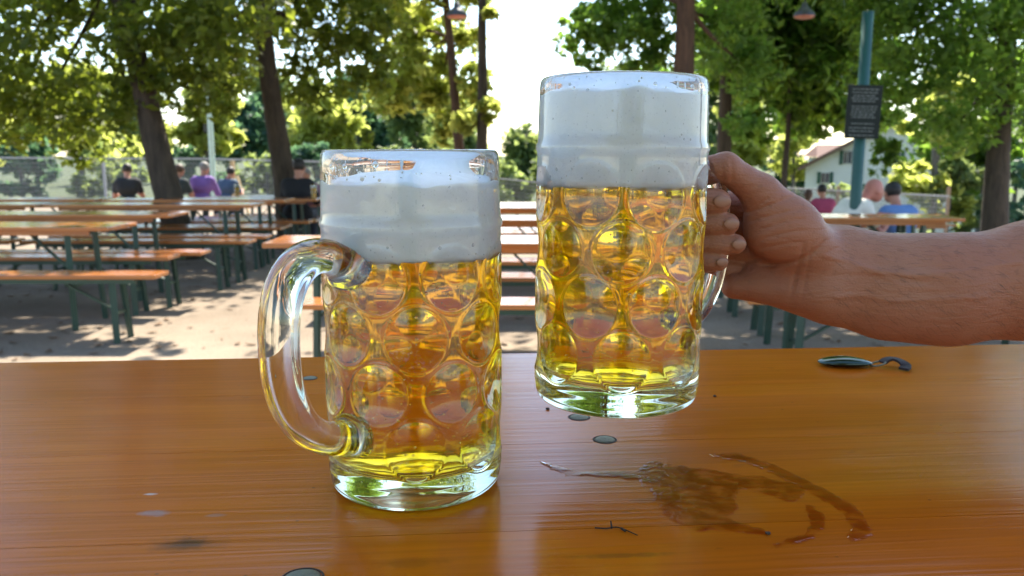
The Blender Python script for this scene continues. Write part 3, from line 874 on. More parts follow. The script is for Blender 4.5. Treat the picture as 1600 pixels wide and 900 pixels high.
for i, p in enumerate(sp):
    t = (sp[min(i + 1, len(sp) - 1)] - sp[max(i - 1, 0)]).normalized(); s = t.cross(Vector((0, 0, 1))).normalized()
    u = s.cross(t).normalized()
    for a, b in ((-1, -1), (1, -1), (1, 1), (-1, 1)): V.append(p + s * 0.0045 * a + u * 0.0011 * b)
for i in range(len(sp) - 1):
    for k in range(4): F.append((i * 4 + k, i * 4 + (k + 1) % 4, i * 4 + 4 + (k + 1) % 4, i * 4 + 4 + k))
F += [(0, 1, 2, 3), tuple(len(V) - 4 + k for k in (3, 2, 1, 0))]
mesh('strap', V, F, M['strap'], fob)

# ------------------------------------------------------------------ garden tables and benches
def furniture(kind):
    """origin: ground, middle of the piece; long axis X"""
    bench = kind == 'folding_bench'
    H, D, L, T = (0.48, 0.25, 2.2, 0.030) if bench else (0.77, 0.50, 2.2, 0.030)
    root = empty(kind)
    for sy in ((0,) if bench else (-1, 1)):
        w = D if bench else D / 2 - 0.002
        box('seat_board' if bench else 'top_board', (0, sy * D / 4, H - T / 2), (L, w, T), M['wood'], root, 0.006)
    ap = bmesh.new()
    for sy in (-1, 1): add_box(ap, (0, sy * (D / 2 - 0.035), H - T - 0.0165), (L - 0.30, 0.022, 0.033))
    from_bm('rail', ap, M['wood'] if not bench else M['green_steel'], root)
    for sx in (-1, 1):
        x = sx * (L / 2 - 0.32)
        for sy in (-1, 1):
            bm = bmesh.new(); add_bar(bm, (x, sy * (D / 2 - 0.05), H - T - 0.004), (x + sx * 0.02, sy * (D / 2 - 0.02), 0), 0.042, 0.026)
            from_bm('leg', bm, M['green_steel'], root)
        bm = bmesh.new(); add_bar(bm, (x, -(D / 2 - 0.05), H * 0.42), (x, D / 2 - 0.05, H * 0.42), 0.03, 0.02); from_bm('cross_bar', bm, M['green_steel'], root)
        bm = bmesh.new(); add_bar(bm, (x - sx * 0.42, 0, H - T - 0.012), (x, 0, H * 0.42), 0.028, 0.014); from_bm('brace', bm, M['green_steel'], root)
    return root
proto_t = furniture('garden_table'); proto_b = furniture('folding_bench')
used = {'t': False, 'b': False}
def place(k, x, y, rz, label):
    src = proto_t if k == 't' else proto_b
    o = src if not used[k] else copy_tree(src)
    used[k] = True
    o.location = (x, y, ground(x, y)); o.rotation_euler = (0, 0, rz)
    tag(o, label, 'table' if k == 't' else 'bench', 'orange garden tables' if k == 't' else 'orange folding benches')
ORD = ['nearest', 'second', 'third', 'fourth', 'fifth', 'sixth', 'seventh', 'eighth', 'ninth', 'tenth', 'eleventh', 'twelfth', 'thirteenth', 'fourteenth']
rj = random.Random(11)
L2 = 1.1
# left block: right ends face the aisle
lt = [(6.05, -2.95), (7.30, -3.02), (8.75, -2.72), (10.05, -2.74), (11.5, -2.70), (13.2, -2.75), (15.0, -2.8)]
lb = [(5.62, -2.44), (6.62, -2.76), (6.95, -2.62), (7.88, -2.50), (8.35, -2.48), (9.35, -2.6), (9.66, -2.62), (10.62, -2.6), (11.08, -2.6), (12.1, -2.7), (12.75, -2.7), (13.8, -2.75)]
for i, (y, xe) in enumerate(lt):
    place('t', xe - L2, y + 0.25, R(rj.uniform(-0.8, 0.8)), f'orange garden table left of the aisle, {ORD[i]} row from the front')
for i, (y, xe) in enumerate(lb):
    place('b', xe - L2, y + 0.125, R(rj.uniform(-1.2, 1.2)), f'orange bench left of the aisle, {ORD[i]} bench from the front')
for i, (y, xe) in enumerate([(6.1, -5.25), (7.35, -5.35), (8.8, -5.0), (10.1, -5.05)]):
    place('t', xe - L2, y + 0.25, R(rj.uniform(-1, 1)), f'orange garden table at the far left edge, {ORD[i]} of its column')
for i, (y, xe) in enumerate([(5.65, -4.8), (6.68, -5.05), (7.0, -4.95), (7.95, -4.8)]):
    place('b', xe - L2, y + 0.125, R(rj.uniform(-1, 1)), f'orange bench at the far left edge, {ORD[i]} of its column')
# middle block: left ends face the aisle
mt = [(4.96, -1.50), (6.75, -1.45), (8.3, -1.45), (10.0, -1.5), (11.8, -1.5)]
mb = [(4.50, -1.16), (5.52, -1.2), (6.36, -1.2), (7.32, -1.25), (7.86, -1.2), (8.86, -1.2), (9.5, -1.3), (10.6, -1.3)]
for i, (y, xs_) in enumerate(mt):
    place('t', xs_ + L2, y + 0.25, R(rj.uniform(-0.5, 0.5)), f'orange garden table behind the two mugs, {ORD[i]} row from the front')
for i, (y, xs_) in enumerate(mb):
    place('b', xs_ + L2, y + 0.125, R(rj.uniform(-0.7, 0.7)), f'orange bench behind the two mugs, {ORD[i]} bench from the front')
# right block
for i, (x, y, a) in enumerate([(2.55, 5.35, -3), (2.7, 7.25, -3), (3.6, 9.3, -4), (5.4, 12.4, -2)]):
    place('t', x, y, R(a), f'orange garden table on the right behind the arm, {ORD[i]} row')
for i, (x, y, a) in enumerate([(2.45, 4.75, -2), (2.6, 5.95, -3), (2.6, 6.65, -3), (3.3, 8.72, -4), (3.9, 9.9, -4)]):
    place('b', x, y, R(a), f'orange bench on the right behind the arm, {ORD[i]} bench from the front')

# ------------------------------------------------------------------ trees
def leaves(clumps, size, seed, up=0.25):
    """diamond leaves, folded along the midrib, scattered through ellipsoid clumps"""
    rng = np.random.RandomState(seed); Vs = []; 
    for (c, r, n) in clumps:
        c = np.array(c); r = np.array(r if hasattr(r, '__len__') else (r, r, r * 0.8))
        # sprays: points gathered in small tufts inside the clump
        nt = max(6, n // 22)
        d = rng.normal(size=(nt, 3)); d /= np.linalg.norm(d, axis=1)[:, None]
        rad = rng.rand(nt) ** 0.5
        tc = d * rad[:, None]
        k = rng.randint(0, nt, n)
        p = (tc[k] + rng.normal(scale=0.14, size=(n, 3))) * r + c
        nrm = rng.normal(size=(n, 3)); nrm[:, 2] = np.abs(nrm[:, 2]) + up; nrm /= np.linalg.norm(nrm, axis=1)[:, None]
        t = rng.normal(size=(n, 3)); t[:, 2] -= 0.4; t -= (t * nrm).sum(1)[:, None] * nrm; t /= np.linalg.norm(t, axis=1)[:, None]
        b = np.cross(nrm, t)
        s = size * (0.45 + 1.15 * rng.rand(n) ** 1.6)[:, None]
        Vs.append(np.stack([p - t * s * 0.55, p + b * s * 0.30 + nrm * s * 0.08 + t * s * 0.08, p + t * s * 0.55, p - b * s * 0.30 + nrm * s * 0.08 + t * s * 0.08], 1).reshape(-1, 3))
    V = np.concatenate(Vs); F = np.arange(len(V)).reshape(-1, 4)
    return V, F

def trunk_mesh(path, r0, r1, limbs, seed, n=14):
    rng = random.Random(seed)
    sp = spline(path, 6); m = len(sp)
    V, F = tube(sp, [(r0 + (r1 - r0) * (i / (m - 1)) ** 0.8) * (1.0 + 0.2 * math.exp(-i * 0.9)) * (1 + rng.uniform(-.04, .04)) for i in range(m)], n)
    for a, b, ra in limbs:
        a = Vector(a); b = Vector(b)
        mid = a.lerp(b, 0.5) + Vector((rng.uniform(-.2, .2), rng.uniform(-.2, .2), rng.uniform(-.05, .3))) * (b - a).length * 0.3
        ls = spline([a, mid, b], 5)
        v, f = tube(ls, [ra * (1 - 0.75 * i / (len(ls) - 1)) for i in range(len(ls))], 8)
        o = len(V); V += v; F += [tuple(q + o for q in ff) for ff in f]
    return V, F

def tree(name, label, base, top, height, r0, clumps, leafmat, barkmat, leaf, seed, group=None):
    """base, top: trunk foot and the trunk's point at height; clumps are world positioned"""
    bx, by = base; gz = ground(bx, by) - 0.05
    root = empty(name, (bx, by, gz)); tag(root, label, 'tree', group)
    o = Vector((bx, by, gz))
    rng = random.Random(seed)
    path = [Vector((0, 0, 0))] + [Vector(((top[0] - bx) * f + rng.uniform(-.05, .05) * r0 * 3, (top[1] - by) * f, height * f)) for f in (0.2, 0.4, 0.6, 0.8, 1.0)]
    limbs = []
    for c, r, n in clumps:
        c = Vector(c) - o
        f = min(0.97, max(0.60, (c.z - 0.4) / height * 0.9))
        a = Vector(((top[0] - bx) * f, (top[1] - by) * f, height * f))
        if (c - a).length > 0.5 and r >= 0.62: limbs.append((a, c, r0 * 0.17 + 0.012))
    V, F = trunk_mesh(path, r0, r0 * 0.35, limbs, seed)
    mesh('trunk', V, F, barkmat, root, True)
    lv, lf = leaves([(tuple(Vector(c) - o), r, n) for c, r, n in clumps], leaf, seed)
    np_mesh('crown', lv, lf, leafmat, root, False)
    return root

def cl(lst, dens=1.0):
    out = []
    for px, py, Y, r in lst:
        out.append((tuple(P(px, py, Y)), r, int((1450 if py > -130 else 820) * r * r * dens)))
    return out

def shade(lst, z=5.0):
    """added out-of-view leaf clumps, set sunward to shade the named ground spots"""
    k = Vector((sun_dir.x / sun_dir.z, sun_dir.y / sun_dir.z, 1))
    return [(tuple(Vector((x, y, 0)) + k * (z + 0.35 * math.sin(x * 7 + y * 3))), r, int(650 * r * r)) for x, y, r in lst]

def xat(px, Y): return (px - 800) / FPX * Y

# 1: leaning tree at the left
tree('chestnut_tree', 'thick dark trunk leaning left at the left edge, full crown above', (xat(288, 10.6), 10.6), (xat(150, 10.6), 10.6), 6.0, 0.20,
     cl([(60, 40, 10.5, 1.2), (150, -60, 10.8, 1.2), (250, 60, 10.2, .8), (200, 150, 10.9, .7), (330, 20, 10.0, 1.0), (300, 130, 10.5, .6), (60, 170, 11, .8), (-80, 80, 10.5, 1.3),
         (-60, -150, 11, 1.5), (150, -260, 11, 1.6), (330, -200, 10.4, 1.4), (20, -420, 11, 1.6), (250, -450, 11, 1.6), (120, 230, 12, .45)]), M['leaf_olive'], M['bark_dark'], 0.125, 21)
# 2: forked tree
tree('chestnut_tree', 'upright brown trunk with forked branches behind the left tables', (xat(452, 12.6), 12.6), (xat(408, 12.6), 12.6), 6.0, 0.20,
     cl([(430, -90, 13.6, 1.1), (360, 60, 13.2, .8), (520, 60, 13.0, .85), (540, -20, 13.0, 1.0), (480, 130, 13.2, .6), (345, 130, 13.2, .55), (560, 120, 12.6, .6), (520, 200, 13.2, .35),
         (590, 40, 12.6, .6), (470, -170, 8.6, .4), (400, -260, 9.6, .5), (330, -200, 8.4, .5), (420, 20, 13.6, .8), (300, 70, 12.6, .9), (380, -240, 12.6, 1.6), (550, -180, 12.6, 1.4), (480, -380, 12.8, 1.7), (620, -120, 12.8, .8), (560, 230, 13.4, .35)]) + shade([(-3.2, 5.45, .34), (-2.3, 5.2, .24), (-4.7, 5.4, .5), (-1.6, 5.3, .2)]), M['leaf_olive'], M['bark_dark'], 0.125, 22)  # small high clumps out of view are added to dapple the left ground
# 3, 4: two slim trunks in the middle
tree('slim_tree', 'slim reddish trunk behind the left mug, left one of the pair', (xat(727, 18.6), 18.6), (xat(690, 18.6), 18.6), 7.2, 0.15,
     cl([(650, 110, 19.4, .9), (690, 150, 19.6, .7), (640, 40, 19.5, .8), (722, 60, 19.6, .6), (610, 150, 18.8, .6), (670, -60, 18.6, 1.3), (560, -60, 18.6, 1.4), (650, -220, 18.6, 1.8), (560, -300, 18.8, 2.0), (700, 200, 19.4, .5)], .9), M['leaf_yellow'], M['bark_red'], 0.22, 23)
tree('slim_tree', 'slim dark trunk with yellow leaves behind the left mug, beside the gap of sky', (xat(750, 17.6), 17.6), (xat(760, 17.6), 17.6), 7.6, 0.15,
     cl([(738, 130, 18.3, .5), (768, 20, 17.3, .25), (740, -30, 18.3, .6), (772, 165, 17.5, .35), (725, 190, 17.6, .45), (735, -150, 17.6, .7), (700, -280, 17.6, 1.3), (715, -420, 17.7, 1.2)], 1.0), M['leaf_yellow'], M['bark_dark'], 0.21, 24)
# 5, 6, 7: right trees
tree('chestnut_tree', 'thick brown trunk rising behind the lifted mug under green leaves', (xat(1056, 12.8), 12.8), (xat(1060, 12.8), 12.8), 6.5, 0.23,
     cl([(900, 60, 13.5, .45), (948, 20, 13.6, .6), (1000, 55, 13.7, .6), (928, 95, 13.5, .32), (985, 105, 13.6, .36), (1022, 15, 13.8, .55), (960, 60, 13.4, .55), (930, 20, 13.4, .5), (1000, -10, 14.2, .9), (950, -70, 13.6, .6), (1010, 90, 13.6, .45), (1120, 30, 14.0, .8), (1160, 100, 13.0, .7), (1170, -50, 13.4, 1.1), (1060, -230, 12.9, 1.3), ((1320), -390, 9.8, 1.4), (1230, -330, 9.0, 1.2), (1130, -360, 9.4, 1.3), (1400, -330, 10.6, 1.5), (1270, -520, 8.6, 1.3),
         (1200, -260, 12.6, 1.7), (1080, -420, 12.8, 1.8), (905, 30, 12.9, .3), (1180, 190, 12.6, .45)]) + shade([(1.4, 5.2, .6), (2.1, 4.9, .7), (2.9, 5.2, .7), (1.9, 6.3, .6), (0.2, 7.6, .3)]), M['leaf_green'], M['bark_red'], 0.125, 25)  # unseen high clumps added to keep the ground at the right shaded
tree('chestnut_tree', 'shaded trunk right of the lifted mug, above the thumb', (xat(1127, 17.5), 17.5), (xat(1128, 17.5), 17.5), 7.0, 0.20,
     cl([(1300, 120, 18.6, .8), (1335, 185, 19, .5), (1372, 100, 18.8, .8), (1285, 185, 19, .55), (1345, 50, 18.4, .9), (1240, 190, 19, .5), (1385, 170, 19, .5), (1150, 60, 18.6, .8), (1180, 20, 18.4, 1.2), (1230, 100, 18.4, 1.1), (1120, 110, 18.6, .7), (1280, 30, 17, 1.2), (1170, 200, 17.8, .5), (1200, -140, 17.4, 1.8), (1330, -100, 17, 1.8), (1260, -320, 17.4, 2.2), (1120, -330, 17.4, 2.0)], 1.0), M['leaf_green'], M['bark_dark'], 0.22, 26)
tree('young_tree', 'thin dark young trunk between the thumb and the house', (xat(1219, 16.8), 16.8), (xat(1226, 16.8), 16.8), 4.6, 0.085,
     cl([(1225, 50, 17.4, 1.0), (1190, 120, 17.2, .6), (1270, 110, 16.4, .8), (1310, 60, 16.4, .9), (1240, 170, 16.8, .55), (1300, 165, 16.6, .5), (1250, -40, 16.8, 1.2), (1160, 70, 16.8, .8)], 1.0), M['leaf_green'], M['bark_dark'], 0.21, 27)
tree('chestnut_tree', 'leafy tree at the right edge behind the sign pole', (xat(1560, 13.5), 13.5), (xat(1540, 13.5), 13.5), 6.0, 0.24,
     cl([(1390, 30, 13.2, .8), (1450, -40, 13, 1.3), (1415, 140, 13.4, .45), (1402, 235, 14, .3), (1386, 222, 14, .36), (1376, 258, 14.2, .26), (1470, 90, 13, 1.0), (1550, 40, 13, 1.2), (1640, 0, 13, 1.4), (1500, 190, 13.2, .7), (1590, 150, 13.2, .8), (1440, 190, 14, .5),
         (1500, -220, 13.4, 1.8), (1650, -250, 13.4, 1.8), (1340, -40, 13.4, .9), (1380, -240, 13.6, 1.6), (1550, -430, 13.4, 1.8)]), M['leaf_green'], M['bark_dark'], 0.125, 28)
# unseen tree added at the right, crown placed to keep sun off the table
ot = [((0.85, 4.6, 6.6), 1.25, 3000), ((1.2, 5.7, 8.0), 1.4, 2800), ((0.55, 3.2, 5.2), .8, 1500), ((1.9, 4.0, 6.4), 1.3, 2400), ((-0.3, 4.5, 6.5), 1.0, 1700), ((2.9, 4.6, 7.2), 1.4, 2200), ((2.4, 2.8, 5.6), 1.2, 2000), ((3.8, 3.2, 6.6), 1.4, 2000), ((0.45, 2.4, 4.3), .75, 1300)]
tree('chestnut_tree', 'unseen tree added at the right, its crown placed to shade the table', (5.2, 2.8), (4.2, 3.6), 6.4, 0.26, ot, M['leaf_green'], M['bark_dark'], 0.17, 29)

# unseen tree added behind the viewer to darken sky reflections in the mugs
tree('chestnut_tree', 'unseen tree added behind the viewer to block sky light and reflections', (0.5, -5.2), (0.4, -5.0), 6.5, 0.22,
     [((0.2, -4.4, 4.4), 1.7, 2200), ((-1.5, -4.8, 3.6), 1.5, 1700), ((1.6, -4.8, 3.6), 1.5, 1700), ((0.2, -4.4, 1.9), 1.5, 2200), ((0.3, -4.3, 0.9), 1.1, 1300), ((-0.6, -3.6, 6.0), 1.2, 1300), ((0.9, -3.4, 6.2), 1.2, 1300), ((-0.9, -5.4, 5.4), 1.5, 1500), ((1.2, -5.4, 5.4), 1.5, 1500)], M['leaf_green'], M['bark_dark'], 0.17, 30)

# far trees and shrubs that close the garden
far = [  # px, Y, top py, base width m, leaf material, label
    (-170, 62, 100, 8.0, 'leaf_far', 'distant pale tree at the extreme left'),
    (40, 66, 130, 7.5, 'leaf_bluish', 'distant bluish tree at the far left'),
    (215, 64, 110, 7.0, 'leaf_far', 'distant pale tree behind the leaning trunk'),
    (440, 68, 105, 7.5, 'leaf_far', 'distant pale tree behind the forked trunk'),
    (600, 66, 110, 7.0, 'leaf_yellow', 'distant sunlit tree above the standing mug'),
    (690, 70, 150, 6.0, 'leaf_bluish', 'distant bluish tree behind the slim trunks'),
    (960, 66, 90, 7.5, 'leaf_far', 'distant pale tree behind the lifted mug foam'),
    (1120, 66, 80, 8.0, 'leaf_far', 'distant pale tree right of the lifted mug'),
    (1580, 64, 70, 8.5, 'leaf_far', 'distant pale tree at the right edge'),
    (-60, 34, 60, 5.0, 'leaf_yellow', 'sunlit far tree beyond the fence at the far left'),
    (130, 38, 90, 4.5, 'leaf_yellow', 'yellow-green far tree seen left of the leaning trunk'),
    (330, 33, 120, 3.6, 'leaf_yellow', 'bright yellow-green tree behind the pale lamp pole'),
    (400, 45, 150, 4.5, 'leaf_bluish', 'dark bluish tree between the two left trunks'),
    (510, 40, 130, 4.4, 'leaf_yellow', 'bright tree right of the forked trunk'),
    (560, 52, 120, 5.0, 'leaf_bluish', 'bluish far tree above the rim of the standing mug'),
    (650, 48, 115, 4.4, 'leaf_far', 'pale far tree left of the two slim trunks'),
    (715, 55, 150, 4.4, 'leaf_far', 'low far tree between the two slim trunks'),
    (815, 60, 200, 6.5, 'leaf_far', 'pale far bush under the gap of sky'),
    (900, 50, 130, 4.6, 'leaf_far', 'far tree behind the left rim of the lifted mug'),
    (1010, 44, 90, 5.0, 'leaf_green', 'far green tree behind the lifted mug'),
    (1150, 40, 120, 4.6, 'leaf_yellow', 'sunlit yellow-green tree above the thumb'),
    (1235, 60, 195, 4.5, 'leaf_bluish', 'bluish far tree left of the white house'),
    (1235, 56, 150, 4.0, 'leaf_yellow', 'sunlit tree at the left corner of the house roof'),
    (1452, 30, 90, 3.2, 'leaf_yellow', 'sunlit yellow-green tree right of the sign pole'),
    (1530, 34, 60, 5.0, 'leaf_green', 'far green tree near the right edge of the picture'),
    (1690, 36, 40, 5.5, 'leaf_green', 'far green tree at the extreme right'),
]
for i, (px, Y, tpy, wdt, lm, lb_) in enumerate(far):
    x = xat(px, Y); gz = ground(max(-14, min(14, x)), Y); tz = P(px, tpy, Y).z; H = tz - gz
    rng = random.Random(100 + i); cs = []
    for k in range(11):
        f = rng.uniform(0.24, 0.88)
        rr_ = wdt * 0.5 * (1.0 - 0.7 * abs(f - 0.5))
        a = rng.uniform(0, 6.28); q = rr_ * rng.uniform(0.1, 0.75)
        r_ = wdt * rng.uniform(0.20, 0.32)
        cs.append(((x + q * math.cos(a), Y + q * math.sin(a), gz + H * f), r_, int(250 * r_ * r_)))
    cs.append(((x, Y, tz - wdt * 0.2), wdt * 0.2, int(250 * (wdt * .25) ** 2)))
    tx = x
    root = empty('far_tree', (x, Y, gz - 0.1)); tag(root, lb_, 'tree', 'trees beyond the garden fence')
    o = Vector((x, Y, gz - 0.1))
    V, F = trunk_mesh([(0, 0, 0), (0.1, 0, H * .3), (0, 0, H * .6), (0.1, 0, H * .85)], 0.22, 0.05, [(Vector((0, 0, H * .4)), Vector(c) - o, .06) for c, r, n in cs[:6]], i, 8)
    mesh('trunk', V, F, M['bark_grey'], root, True)
    lv, lf = leaves([(tuple(Vector(c) - o), r, n) for c, r, n in cs], 0.42, 300 + i)
    np_mesh('crown', lv, lf, M[lm], root)
# hedge-like shrubs at the foot of the far trees
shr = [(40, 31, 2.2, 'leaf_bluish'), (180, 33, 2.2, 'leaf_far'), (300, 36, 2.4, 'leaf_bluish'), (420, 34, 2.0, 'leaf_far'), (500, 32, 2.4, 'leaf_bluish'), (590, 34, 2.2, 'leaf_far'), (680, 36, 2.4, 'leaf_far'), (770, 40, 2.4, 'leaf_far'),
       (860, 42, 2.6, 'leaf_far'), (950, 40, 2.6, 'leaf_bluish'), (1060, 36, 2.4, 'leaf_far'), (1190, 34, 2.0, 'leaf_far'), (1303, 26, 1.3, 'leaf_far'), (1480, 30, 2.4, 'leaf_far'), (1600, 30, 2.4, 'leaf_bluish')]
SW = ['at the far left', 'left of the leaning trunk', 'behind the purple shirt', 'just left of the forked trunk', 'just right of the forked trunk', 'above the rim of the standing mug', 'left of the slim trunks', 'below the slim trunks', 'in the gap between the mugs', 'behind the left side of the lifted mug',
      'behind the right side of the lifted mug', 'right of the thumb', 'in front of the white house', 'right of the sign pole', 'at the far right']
for i, (px, Y, hh, lm) in enumerate(shr):
    x = xat(px, Y); gz = ground(max(-14, min(14, x)), Y)
    base_z = gz; hh2 = max(hh, P(px, 232 if px != 1303 else 265, Y).z - gz)
    root = empty('shrub', (x, Y, gz)); tag(root, 'rounded far shrub ' + SW[i], 'shrub', 'shrubs along the fence')
    rng = random.Random(500 + i); cs = []
    for k in range(9):
        q = hh * 0.5
        cs.append(((rng.uniform(-1, 1) * q, rng.uniform(-.5, .5) * q, hh2 * rng.uniform(.18, .85)), q * rng.uniform(.4, .62), int(330 * q * q * .4) + 60))
    V, F = trunk_mesh([(0, 0, -.05), (0.03, 0, hh2 * .3), (0, 0, hh2 * .6)], 0.07, 0.03, [(Vector((0, 0, hh2 * .25)), Vector(c[0]), .03) for c in cs[:5]], i, 7)
    mesh('stem', V, F, M['bark_grey'], root, True)
    lv, lf = leaves(cs, 0.26, 520 + i); np_mesh('foliage', lv, lf, M[lm], root)

# ------------------------------------------------------------------ fences
M['net'] = simple('grey_wire', (0.33, 0.34, 0.36), 0.5, 0.3, 0.2)
M['post_wood'] = simple('weathered_post', (0.24, 0.17, 0.11), 0.85, 0, 0.3, 12, .3, 40)
M['pale_wood'] = simple('pale_board', (0.45, 0.33, 0.19), 0.8, 0, 0.25, 12)
def wire_fence(name, label, pts, zt, hgt, spacing, wire, postmat, posts):
    root = empty(name, pts[0]); tag(root, label, 'fence'); o = Vector(pts[0])
    bm = bmesh.new(); rl = bmesh.new()
    for (a, b) in zip(pts[:-1], pts[1:]):
        a = Vector(a); b = Vector(b); n = int((b - a).length / spacing)
        for k in range(n):
            p = a.lerp(b, k / n) - o; add_bar(bm, p + Vector((0, 0, 0.05)), p + Vector((0, 0, hgt)), wire)
        for k in range(int(hgt / (spacing * 1.6))):
            z = 0.05 + k * spacing * 1.6
            add_bar(bm, a - o + Vector((0, 0, z)), b - o + Vector((0, 0, z)), wire)
        add_bar(rl, a - o + Vector((0, 0, hgt)), b - o + Vector((0, 0, hgt)), 0.05)
    w = from_bm('wire_mesh', bm, M['net'], root); w['kind'] = 'stuff'
    from_bm('top_rail', rl, M['net'], root)
    for (a, b) in zip(pts[:-1], pts[1:]):
        a = Vector(a); b = Vector(b); m = max(1, int((b - a).length / posts))
        for k in range(m + 1):
            p = a.lerp(b, k / m) - o; box('post', (p.x, p.y + .06, hgt / 2 - .1), (0.08, 0.08, hgt + .25), postmat, root)
def gp(px, Y): 
    x = xat(px, Y); return (x, Y, ground(max(-14, min(14, x)), Y))
hf_ = P(380, 248, 27).z - gp(380, 27)[2]
wire_fence('wire_fence', 'grey wire mesh fence behind the seated people at the left', [gp(-200, 24), gp(330, 27), gp(520, 27), gp(700, 28)], 0, hf_, 0.075, 0.008, M['net'], 2.6)
h2 = P(800, 280, 24).z - gp(800, 24)[2]
wire_fence('post_fence', 'low fence with brown posts in the gap between the mugs', [gp(740, 24), gp(1000, 25)], 0, h2, 0.07, 0.010, M['post_wood'], 1.9)
h3 = P(1300, 300, 24).z - gp(1300, 24)[2]
wire_fence('post_fence', 'low wire fence with brown posts in front of the white house', [gp(1150, 25), gp(1480, 23)], 0, max(.9, h3), 0.07, 0.010, M['post_wood'], 2.0)
# leaning post and board at the left
lp = empty('braced_post', gp(368, 22)); tag(lp, 'pale wooden post with a slanting brace right of the blue shirt', 'post')
zt = P(368, 251, 22).z - gp(368, 22)[2]
box('post', (0, 0, zt / 2), (0.09, 0.09, zt), M['pale_wood'], lp)
bm = bmesh.new(); add_bar(bm, (0.10, 0, zt * .72), (0.36, 0, 0.0), 0.07, 0.05); from_bm('brace', bm, M['pale_wood'], lp)

# ------------------------------------------------------------------ house
M['render'] = simple('white_render', (0.88, 0.87, 0.83), 0.85, 0, 0.06, 2, .1, 30)
M['roof'] = simple('brown_roof_tile', (0.16, 0.08, 0.06), 0.8, 0, 0.3, 10)
M['shutter'] = simple('green_shutter', (0.03, 0.11, 0.07), 0.5)
M['fascia'] = simple('brown_fascia', (0.20, 0.12, 0.08), 0.7)
HY = 42.0
hx0 = P(1266, 262, HY).x; ze = P(1266, 262, HY).z
apx = P(1398, 190, HY)
gz = ground(14, HY); wx = (apx.x - hx0)
house = empty('house', (apx.x, HY, gz)); tag(house, 'white gabled house with green shutters behind the sign pole', 'house')
hz = ze - gz; az_ = apx.z - gz
V = [(-wx, 0, 0), (wx, 0, 0), (wx, 0, hz), (0, 0, az_), (-wx, 0, hz), (-wx, 9, 0), (wx, 9, 0), (wx, 9, hz), (0, 9, az_), (-wx, 9, hz)]
F = [(0, 1, 2, 3, 4), (9, 8, 7, 6, 5), (0, 4, 9, 5), (1, 6, 7, 2)]
mesh('wall', V, F, M['render'], house)
house.rotation_euler = (0, 0, -math.atan2(apx.x, HY))
rb = bmesh.new()
for s in (-1, 1):
    a = Vector((s * (wx + 0.35), 0, hz - 0.35 * (az_ - hz) / wx)); b = Vector((0, 0, az_))
    L_ = (b - a).length; an = math.atan2(b.z - a.z, b.x - a.x)
    add_box(rb, ((a.x + b.x) / 2, 4.5, (a.z + b.z) / 2 + 0.10), (L_, 9.9, 0.14), Matrix.Rotation(-an, 3, 'Y'))
roof = from_bm('roof', rb, M['roof'], house)
fb = bmesh.new()
for s in (-1, 1):
    a = Vector((s * (wx + 0.35), 0, hz - 0.35 * (az_ - hz) / wx)); b = Vector((0, 0, az_)); an = math.atan2(b.z - a.z, b.x - a.x)
    add_box(fb, ((a.x + b.x) / 2, -0.50, (a.z + b.z) / 2 + 0.06), ((b - a).length, 0.05, 0.16), Matrix.Rotation(-an, 3, 'Y'))
from_bm('verge_board', fb, M['fascia'], roof)
M['pane'] = simple('window_pane', (0.06, 0.08, 0.10), 0.08, 0, 0.2)
M['frame'] = simple('white_frame', (0.75, 0.75, 0.72), 0.5)
def window(px, py0, py1, wpx):
    c = P(px, (py0 + py1) / 2, HY - .05); hh = (P(px, py0, HY).z - P(px, py1, HY).z); ww = wpx / FPX * HY
    lx, lz = c.x - apx.x, c.z - gz
    w = box('window', (lx, -0.03, lz), (ww, 0.05, hh), M['frame'], house)
    for s in (-1, 1): box('pane', (lx + s * ww * .24, -0.06, lz), (ww * .42, 0.02, hh * .86), M['pane'], w)
    for s in (-1, 1): 
        sh = box('shutter', (lx + s * (ww * .5 + ww * .22), -0.045, lz), (ww * .40, 0.05, hh * 1.04), M['shutter'], house)
window(1330, 235, 257, 13); window(1296, 270, 288, 13); window(1400, 235, 257, 13); window(1362, 288, 310, 13)
hc = empty('red_roofed_shed', gp(1298, 50)); tag(hc, 'dark purple-brown roof peeking out left of the white gable', 'house')
zt = P(1290, 226, 50).z - hc.location.z; zb = P(1290, 245, 50).z - hc.location.z
box('wall', (0, 0, (zb - .02) / 2), (2.4, 2, zb - .02), M['render'], hc)
mesh('roof', [(-1.5, -1.2, zb), (1.5, -1.2, zb), (1.5, 1.2, zb), (-1.5, 1.2, zb), (-1.1, 0, zt), (1.1, 0, zt)], [(0, 1, 5, 4), (2, 3, 4, 5), (0, 4, 3), (1, 2, 5), (3, 2, 1, 0)], M['roof'], hc)

# ------------------------------------------------------------------ sign pole, lamps
M['pole'] = simple('dark_green_paint', (0.018, 0.085, 0.075), 0.45, 0, 0.25, 10)
M['board'] = simple('dark_sign_board', (0.010, 0.016, 0.013), 0.85, 0, 0.3, 10)
M['lettering'] = simple('pale_lettering', (0.16, 0.18, 0.17), 0.7)
SY = 9.6
pb = P(1336, 330, SY); ptop = P(1361, 18, SY)
gzz = ground(pb.x, SY)
pole = empty('sign_post', (pb.x + .0, SY, gzz)); tag(pole, 'dark green steel post with a black lettered notice board', 'sign post')
V, F = lathe([(0.07, 0.0), (0.068, 0.3), (0.060, ptop.z - gzz), (0.0005, ptop.z - gzz + .01)], 20); mesh('pole', V, F, M['pole'], pole, True)
tilt = 0.0
bc = P(1349, 175, SY - .1); bw = 52 / FPX * SY; bh = P(1349, 134, SY).z - P(1349, 217, SY).z
bd = empty('board_mount'); bpy.data.objects.remove(bd)
bl = Vector((bc.x - pb.x, -0.10, bc.z - gzz))
